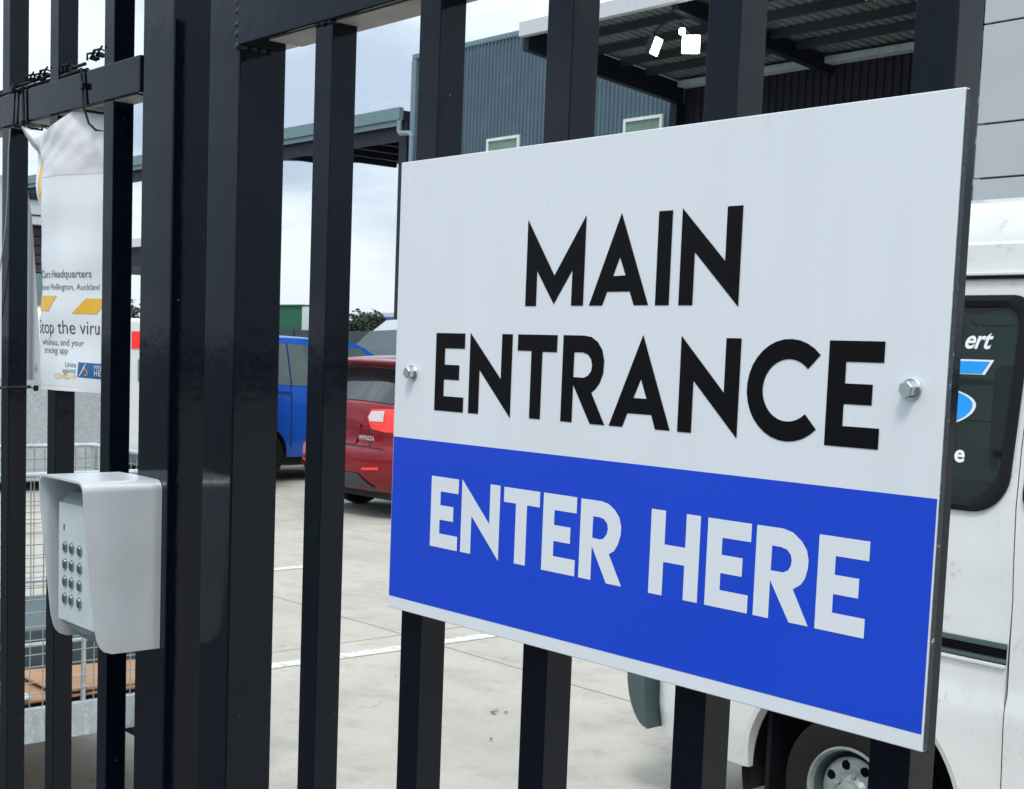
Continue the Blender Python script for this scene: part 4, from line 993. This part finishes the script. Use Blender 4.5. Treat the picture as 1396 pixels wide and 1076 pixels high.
# ------------------------------------------------------------------ parked cars
def smooth_prof(P, k=5):
    o = []
    for i in range(len(P)-1):
        p0, p1, p2, p3 = [Vector(P[j]) for j in (max(i-1, 0), i, i+1, min(i+2, len(P)-1))]
        for q in range(k):
            t = q/k; o.append(.5*((2*p1)+(p2-p0)*t+(2*p0-5*p1+4*p2-p3)*t*t+(3*p1-p0-3*p2+p3)*t**3))
    return o+[Vector(P[-1])]
def make_car(name, label, cat, loc, rz, W, P, paint, belt, roofz, wheels, side_wins, rear_win, front_win, group, glassm='carglass', wr=.33, rim='steelwheel', bodytuck=.19):
    """local frame: x across, y from the rear bumper (0) to the nose, z up"""
    t = thing(name, label, cat, loc, group, rz, True)
    PR = smooth_prof(P); L_ = max(p.x for p in PR)
    def hw(zz):
        if zz <= belt: return W/2-.03*max(0, (.55-zz)/.3)-.012*((zz-.75)/.4)**2
        return W/2-.012-bodytuck*((zz-belt)/(roofz-belt))**1.15
    def pull(y, a):
        return .20*a**3.4*max(0, 1-y/.9)-.30*a**3*max(0, 1-(L_-y)/1.3)
    def skin(wq, ti):
        i = min(int(ti), len(PR)-2); f = ti-i; p = PR[i].lerp(PR[i+1], f)
        return Vector((wq*hw(p.y), p.x+pull(p.x, abs(wq)), p.y-.035*abs(wq)**2.6*(1 if p.y > .75 else 0)))
    bm = B(); nw = 20; ws = [math.copysign(abs(q)**.8, q) for q in [-1+2*i/nw for i in range(nw+1)]]
    V = [[bm.verts.new(skin(q, i)) for q in ws] for i in range(len(PR))]
    for i in range(len(PR)-1):
        for j in range(nw): bm.faces.new((V[i][j], V[i][j+1], V[i+1][j+1], V[i+1][j]))
    edge = [skin(1, i) for i in range(len(PR))]
    ol = [(p.y, p.z) for p in edge]
    sill = P[0][1]
    low = []
    for wy in sorted(wheels, reverse=True):
        R_ = wr+.055
        a1 = math.asin(max(-1, min(1, (sill-wr)/R_)))
        low += [(wy+R_*math.cos(a1+(PI-2*a1)*i/14), wr+R_*math.sin(a1+(PI-2*a1)*i/14)) for i in range(15)]
    side_poly = ol+low
    def side(s): return lambda y, zz: Vector((s*hw(zz), y, zz))
    for s in (1, -1): add_panel(bm, side_poly, [], side(s), .12)
    bmesh.ops.remove_doubles(bm, verts=bm.verts, dist=.002)
    body = obj('body', bm, M[paint], t, .55)
    obj('underbody', box(-W/2+.12, W/2-.12, .25, L_-.3, .22, belt-.15), M['dark'], t)
    for wy in wheels:
        for s in (1, -1): add_wheel(t, (s*(W/2-.10), wy, wr), wr, wr*.66, .2, (s, 0, 0), rim, spokes=7)
    for s in (1, -1):
        for poly in side_wins:
            bm = B(); add_panel(bm, poly, [], lambda y, zz: side(s)(y, zz)+Vector((s*.006, 0, .001)), .12); obj('side_window', bm, M[glassm], t, .6)
    def find(zz, rear):
        n_ = len(PR); rng = range(n_-1) if rear else range(n_-2, -1, -1)
        for i in rng:
            a, b = PR[i].y, PR[i+1].y
            if min(a, b) <= zz <= max(a, b) and abs(a-b) > 1e-6: return i+(zz-a)/(b-a)
        return 0
    def patch(nm, poly, rear, m, off=.008, h=.07, parent=t):
        def f(wq, zz):
            ti = find(zz, rear); p = skin(wq, ti); a = skin(wq, ti+.2); b = skin(min(1, wq+.02), ti)
            nn = (a-skin(wq, max(0, ti-.2))).cross(b-skin(wq-.02, ti)); nn.normalize()
            if (nn.y > 0) == rear: nn = -nn
            q = p+nn*off; return q
        bm = B(); add_panel(bm, poly, [], f, h); return obj(nm, bm, M[m], parent, .7), f
    z0, z1, a0, a1 = rear_win; patch('rear_window', [(-a0, z0), (a0, z0), (a1, z1), (-a1, z1)], True, glassm)
    z0, z1, a0, a1 = front_win; patch('windscreen', [(-a0, z0), (a0, z0), (a1, z1), (-a1, z1)], False, glassm)
    for s in (1, -1):
        patch('headlight', [(s*.62, .74), (s*.95, .78), (s*.95, .90), (s*.66, .86)], False, 'tailclear')
    return t, patch, side, hw, L_

CARS = 'cars parked in the yard'
# red hatchback, tail towards the gate
P_red = [(.16, .30), (.05, .40), (.0, .52), (.0, .70), (.045, .79), (.075, .85), (.085, 1.05), (.12, 1.22), (.17, 1.29), (.42, 1.60), (.36, 1.69), (.50, 1.735), (1.2, 1.775), (1.9, 1.76), (2.4, 1.68), (3.15, 1.22), (3.5, 1.12), (4.2, .95), (4.45, .78), (4.48, .55), (4.40, .30)]
red, rpatch, rside, rhw, _ = make_car('parked_car', 'red hatchback parked with its tail to the gate, seen left of the sign', 'car', (-12.32, 8.62, 0), 0, 1.80, P_red, 'red', .98, 1.76, (.95, 3.6),
    [[(.75, 1.20), (1.62, 1.17), (1.62, 1.58), (1.0, 1.60)], [(1.68, 1.17), (2.95, 1.14), (2.35, 1.55), (1.68, 1.58)]], (1.27, 1.63, .86, .90), (1.20, 1.64, .86, .8), CARS)
for s in (1, -1):
    tl, f = rpatch('tail_light', [(s*.985, .955), (s*.62, .985), (s*.545, 1.10), (s*.60, 1.19), (s*.985, 1.23)], True, 'tailred', .020)
    bm = B(); add_panel(bm, [(s*.79, 1.075), (s*.60, 1.065), (s*.575, 1.115), (s*.62, 1.172), (s*.80, 1.19)], [], lambda a, b: f(a, b)+Vector((0, -.010, 0)), .05); obj('reverse_lens', bm, M['tailclear'], tl)
    rpatch('reflector', [(s*.55, .535), (s*.80, .555), (s*.80, .585), (s*.57, .565)], True, 'tailred', .012)
rpatch('bumper_trim', [(-.80, .34), (.70, .34), (.48, .50), (-.62, .50)], True, 'trim', .014)
rpatch('bumper_trim', [(-.99, .36), (-.80, .36), (-.86, .53), (-.99, .55)], True, 'trim', .014)
rpatch('plate_recess', [(-.36, .80), (.36, .80), (.42, .98), (-.42, .98)], True, 'red', .004)
pg, _f = rpatch('tailgate_garnish', [(-.44, .985), (.44, .985), (.42, 1.02), (-.42, 1.02)], True, 'red', .022)
bm = B(); add_text(bm, 'IMPREZA', lambda a, b: Vector((.40+a, .058-.012, .862+b)), size=.062, bold=.0025, space=1.15); obj('badge', bm, M['badge'], red)
bm = B(); add_box(bm, -.70, .70, .26, .62, 1.675, 1.705, .012); obj('spoiler', bm, M['red'], red, True)
bm = B(); add_tube(bm, [(-.05, .135, 1.305), (-.35, .235, 1.42), (-.48, .27, 1.45)], .010, 6); obj('wiper', bm, M['rubber'], red, True)
bm = B(); bmesh.ops.create_icosphere(bm, subdivisions=3, radius=1, matrix=Matrix.Translation((.60, .52, 1.32)) @ Matrix.Diagonal((.16, .12, .05, 1))); obj('parcel_bag', bm, M['stickerw'], red, True)
# gap lines of the tailgate and bumper
for poly in ([(-.80, .785), (.80, .785), (.80, .795), (-.80, .795)], [(.60, .80), (.612, .80), (.56, .985), (.548, .985)], [(-.60, .80), (-.612, .80), (-.56, .985), (-.548, .985)]):
    rpatch('shut_line', poly, True, 'dark', .0045, .1)

# blue tall wagon on its left
P_blue = [(.14, .34), (.03, .45), (.0, .60), (.0, .80), (.05, .90), (.07, 1.20), (.16, 1.32), (.40, 1.80), (.55, 1.90), (1.3, 1.965), (2.2, 1.94), (2.75, 1.86), (3.5, 1.32), (3.8, 1.22), (4.4, 1.05), (4.62, .85), (4.65, .6), (4.55, .34)]
bl, bpatch, bside, bhw, _ = make_car('parked_car', 'bright blue tall wagon parked left of the red hatchback', 'car', (-16.42, 8.66, 0), 0, 1.92, P_blue, 'blue', 1.18, 1.95, (1.0, 3.75),
    [[(.62, 1.33), (1.452, 1.30), (1.452, 1.85), (.80, 1.87)], [(1.478, 1.30), (3.30, 1.28), (2.68, 1.82), (1.478, 1.85)]], (1.36, 1.78, .84, .84), (1.36, 1.80, .86, .8), CARS, 'carglasspale', .36)
for s in (1, -1):
    bpatch('tail_light', [(s*.98, 1.0), (s*.70, 1.02), (s*.74, 1.28), (s*.98, 1.28)], True, 'tailred', .018)
    for y0 in (1.25, 2.15):
        bm = B(); add_box(bm, s*bhw(1.22)+s*.0-.012, s*bhw(1.22)+.028 if s > 0 else s*bhw(1.22)+.012, y0, y0+.20, 1.205, 1.235, .008); obj('door_handle', bm, M['blue'], bl, True)
    for y0 in (1.455, 2.40):
        bm = B(); add_panel(bm, [(y0, .48), (y0+.012, .48), (y0+.012, 1.88 if y0 < 2 else 1.28), (y0, 1.88 if y0 < 2 else 1.28)], [], lambda y, zz: bside(s)(y, zz)+Vector((s*.0085, 0, 0)), .1); obj('shut_line', bm, M['dark'], bl)
# white van beyond the red car
P_wv = [(.06, .40), (0, .55), (.02, 1.2), (.05, 2.1), (.15, 2.25), (.5, 2.31), (3.0, 2.31), (3.45, 2.24), (4.25, 1.62), (4.5, 1.48), (4.95, 1.30), (5.1, 1.0), (5.12, .6), (5.05, .40)]
make_car('parked_van', 'white van with a big pale windscreen parked beyond the red hatchback', 'van', (-14.45, 14.55, 0), PI/2+.14, 1.95, P_wv, 'carwhite', 1.40, 2.31, (.95, 4.1),
    [[(2.5, 1.42), (4.42, 1.46), (3.66, 2.10), (2.5, 2.16)]], (1.45, 2.05, .8, .8), (1.56, 2.22, .92, .86), CARS, 'carglasspale', .34)
# vehicles glimpsed past the poster
make_car('parked_car', 'dark blue car glimpsed past the left edge of the poster', 'car', (-21.6, 6.6, 0), 0, 1.85, [(a, b*1.02) for a, b in P_blue], 'blue', 1.2, 1.99, (1.0, 3.75),
    [[(.62, 1.2), (3.3, 1.2), (2.72, 1.72), (.8, 1.74)]], (1.36, 1.8, .84, .84), (1.36, 1.8, .86, .8), CARS, 'carglass', .36)
fx, fy = -.8714, .4905
amb = thing('striped_van', 'white van with a red stripe across its tail, glimpsed beside the fence post', 'van', (-15.12, 8.52, 0), CARS, math.atan2(-fx, fy), True)
obj('body', box(-.89, .89, 0, 4.3, .28, 2.10, .07), M['carwhite'], amb, True)
obj('red_stripe', box(-.82, .82, -.012, -.001, 1.73, 1.94), M['tailred'], amb)
obj('window', box(-.74, .74, -.010, .002, 1.33, 1.60, .003, 1), M['winglass'], amb)
obj('bumper', box(-.88, .88, -.10, -.013, .30, .48, .02), M['plasticgrey'], amb, True)
for s in (-1, 1):
    obj('tail_light', box(s*.62-.05, s*.62+.05, -.012, .0, .80, 1.20, .004, 1), M['tailred'], amb)
    for y in (.8, 3.4): add_wheel(amb, (s*.80, y, .32), .32, .2, .2, (s, 0, 0), 'steelwheel', holes=8)

# ------------------------------------------------------------------ the caged trailer at lower left
tr = thing('cage_trailer', 'galvanised trailer with a wire mesh cage and a plywood floor, behind the fence bars', 'trailer', (-5.3, 2.6, 0))
TX0, TX1, TY0, TY1 = -6.05, -4.75, .95, 2.86
obj('side_panel', box(TX1-.03, TX1, TY0, TY1, .355, .485, .004), M['galv'], tr, True)
obj('side_panel', box(TX0, TX0+.03, TY0, TY1, .355, .485, .004), M['galv'], tr, True)
obj('end_panel', box(TX0+.031, TX1-.031, TY1-.03, TY1, .355, .485, .004), M['galv'], tr, True)
obj('end_panel', box(TX0+.031, TX1-.031, TY0, TY0+.03, .355, .485, .004), M['galv'], tr, True)
obj('floor', box(TX0+.031, TX1-.031, TY0+.031, TY1-.031, .43, .455), M['plywood'], tr)
obj('locker', box(-6.0, -5.28, TY0+.05, TY1-.05, .456, .66, .01), M['plasticgrey'], tr, True)
def mesh_side(p0, p1, z0, z1, nm='cage_mesh'):
    bm = B(); p0, p1 = Vector(p0), Vector(p1); L_ = (p1-p0).length; n = int(L_/.05); random.seed(int(L_*100)); d = (p1-p0).normalized()
    for i in range(n+1):
        p = p0.lerp(p1, i/n); j = Vector((random.uniform(-.004, .004), random.uniform(-.004, .004), 0))
        add_tube(bm, [(p.x, p.y, z0), tuple(p.lerp(p+j, 1).xy)+((z0+z1)/2,), (p.x, p.y, z1)], .0022, 5)
    zz = z0
    while zz < z1:
        q0, q1 = p0+Vector((0, 0, zz+random.uniform(-.003, .003))), p1+Vector((0, 0, zz+random.uniform(-.003, .003)))
        add_tube(bm, [q0, (q0+q1)/2+Vector((0, 0, random.uniform(-.006, .006))), q1], .0022, 5); zz += .05
    return obj(nm, bm, M['wire'], tr)
mesh_side((TX1-.012, TY0, 0), (TX1-.012, TY1, 0), .486, 1.33); mesh_side((TX0+.012, TY0, 0), (TX0+.012, TY1, 0), .486, 1.33); mesh_side((TX0, TY1-.012, 0), (TX1, TY1-.012, 0), .486, 1.33)
bm = B()
for x in (TX1-.02, TX0+.02):
    add_tube(bm, [(x, TY0, 1.345), (x, TY1, 1.345)], .010, 8); add_tube(bm, [(x, TY0, .72), (x, TY1, .72)], .008, 8)
    for y in (TY0+.02, TY0+1.27, TY1-.02): add_tube(bm, [(x, y, .42), (x, y, 1.35)], .009, 8)
add_tube(bm, [(TX0, TY1-.02, 1.345), (TX1, TY1-.02, 1.345)], .010, 8)
obj('cage_frame', bm, M['galv'], tr, .6)
obj('axle', add_tube(B(), [(TX0-.15, 2.62, .23), (TX1+.15, 2.62, .23)], .03, 8), M['steeldark'], tr)
add_wheel(tr, (TX1+.11, 2.62, .23), .23, .14, .14, (1, 0, 0), 'steelwheel', holes=8)
add_wheel(tr, (TX0-.11, 2.62, .23), .23, .14, .14, (-1, 0, 0), 'steelwheel', holes=8)
obj('drawbar', add_tube(B(), [(-5.4, TY0, .4), (-5.4, TY0-.05, .38)], .04, 8), M['steeldark'], tr)
pl_ = thing('cardboard_sheets', 'brown cardboard sheets lying loose on the trailer floor', 'cardboard', (-5.2, 1.9, .456))
random.seed(2)
for k in range(4):
    m_ = Matrix.Translation((-4.98+random.uniform(-.02, .02), 1.75+k*.22, .475+k*.014)) @ Matrix.Rotation(random.uniform(-.12, .12), 4, 'Z') @ Matrix.Rotation(random.uniform(-.05, .05), 4, 'X')
    obj('sheet', add_box(B(), -.19, .19, -.30, .30, -.005, .005, .002, 1, m_), M['cardboard'], pl_)
tag(obj('plastic_sheet', add_box(B(), -.25, .25, -.16, .16, -.008, .008, .004, 1, Matrix.Translation((-4.98, 1.80, .548)) @ Matrix.Rotation(.3, 4, 'Z') @ Matrix.Rotation(.12, 4, 'Y')), M['paper'], None, loc=(-4.98, 1.8, .53)), 'crumpled white sheet on top of the cardboard in the trailer', 'sheet')
# galvanised tool box standing behind the cage
tb = thing('steel_bin', 'long galvanised steel bin standing in the yard beyond the caged trailer', 'bin', (-16, 7, 0))
obj('carcass', box(-17.0, -15.6, 5.2, 7.62, .12, 1.46, .02), M['galv'], tb, True)
obj('rim', box(-17.04, -15.56, 5.16, 7.66, 1.462, 1.53, .01), M['carwhite'], tb)
for y in (5.6, 6.35, 6.93, 7.5): obj('rib', box(-15.599, -15.55, y, y+.07, .14, 1.45, .01), M['cream'], tb)
for y in (5.4, 7.3): obj('skid', box(-17.0, -15.6, y, y+.15, 0, .119), M['steeldark'], tb)
tag(obj('sack', add_lathe(B(), [(0, 0), (.42, .02), (.47, .2), (.44, .5), (.3, .68), (0, .72)], 14, Matrix.Translation((-16.2, 7.0, 1.50))), M['carwhite'], None, True, loc=(-16.2, 7.0, 1.5)), 'white bulk sack lying on top of the galvanised bin', 'sack')

# fallen leaves on the concrete
random.seed(21)
for k, (x, y) in enumerate(((-5.15, 4.66), (-5.09, 4.68), (-5.12, 4.62), (-4.765, 4.29), (-7.05, 4.86))):
    a = random.uniform(0, 6); s = random.uniform(.014, .030)
    bm = B(); pts = [(1, 0), (.45, .38), (-.3, .42), (-.9, .12), (-1.1, -.05), (-.5, -.36), (.3, -.34)]
    vs_ = [bm.verts.new((x+s*(px*math.cos(a)-py*math.sin(a)), y+s*(px*math.sin(a)+py*math.cos(a)), .006+random.uniform(0, .012))) for px, py in pts]
    c_ = bm.verts.new((x, y, .008))
    for i in range(len(vs_)): bm.faces.new((vs_[i], vs_[(i+1) % len(vs_)], c_))
    tag(obj('fallen_leaf', bm, M['deadleaf'], None, loc=(x, y, .004)), 'small dark fallen leaf lying flat on the pale concrete', 'leaf', 'fallen leaves on the concrete')
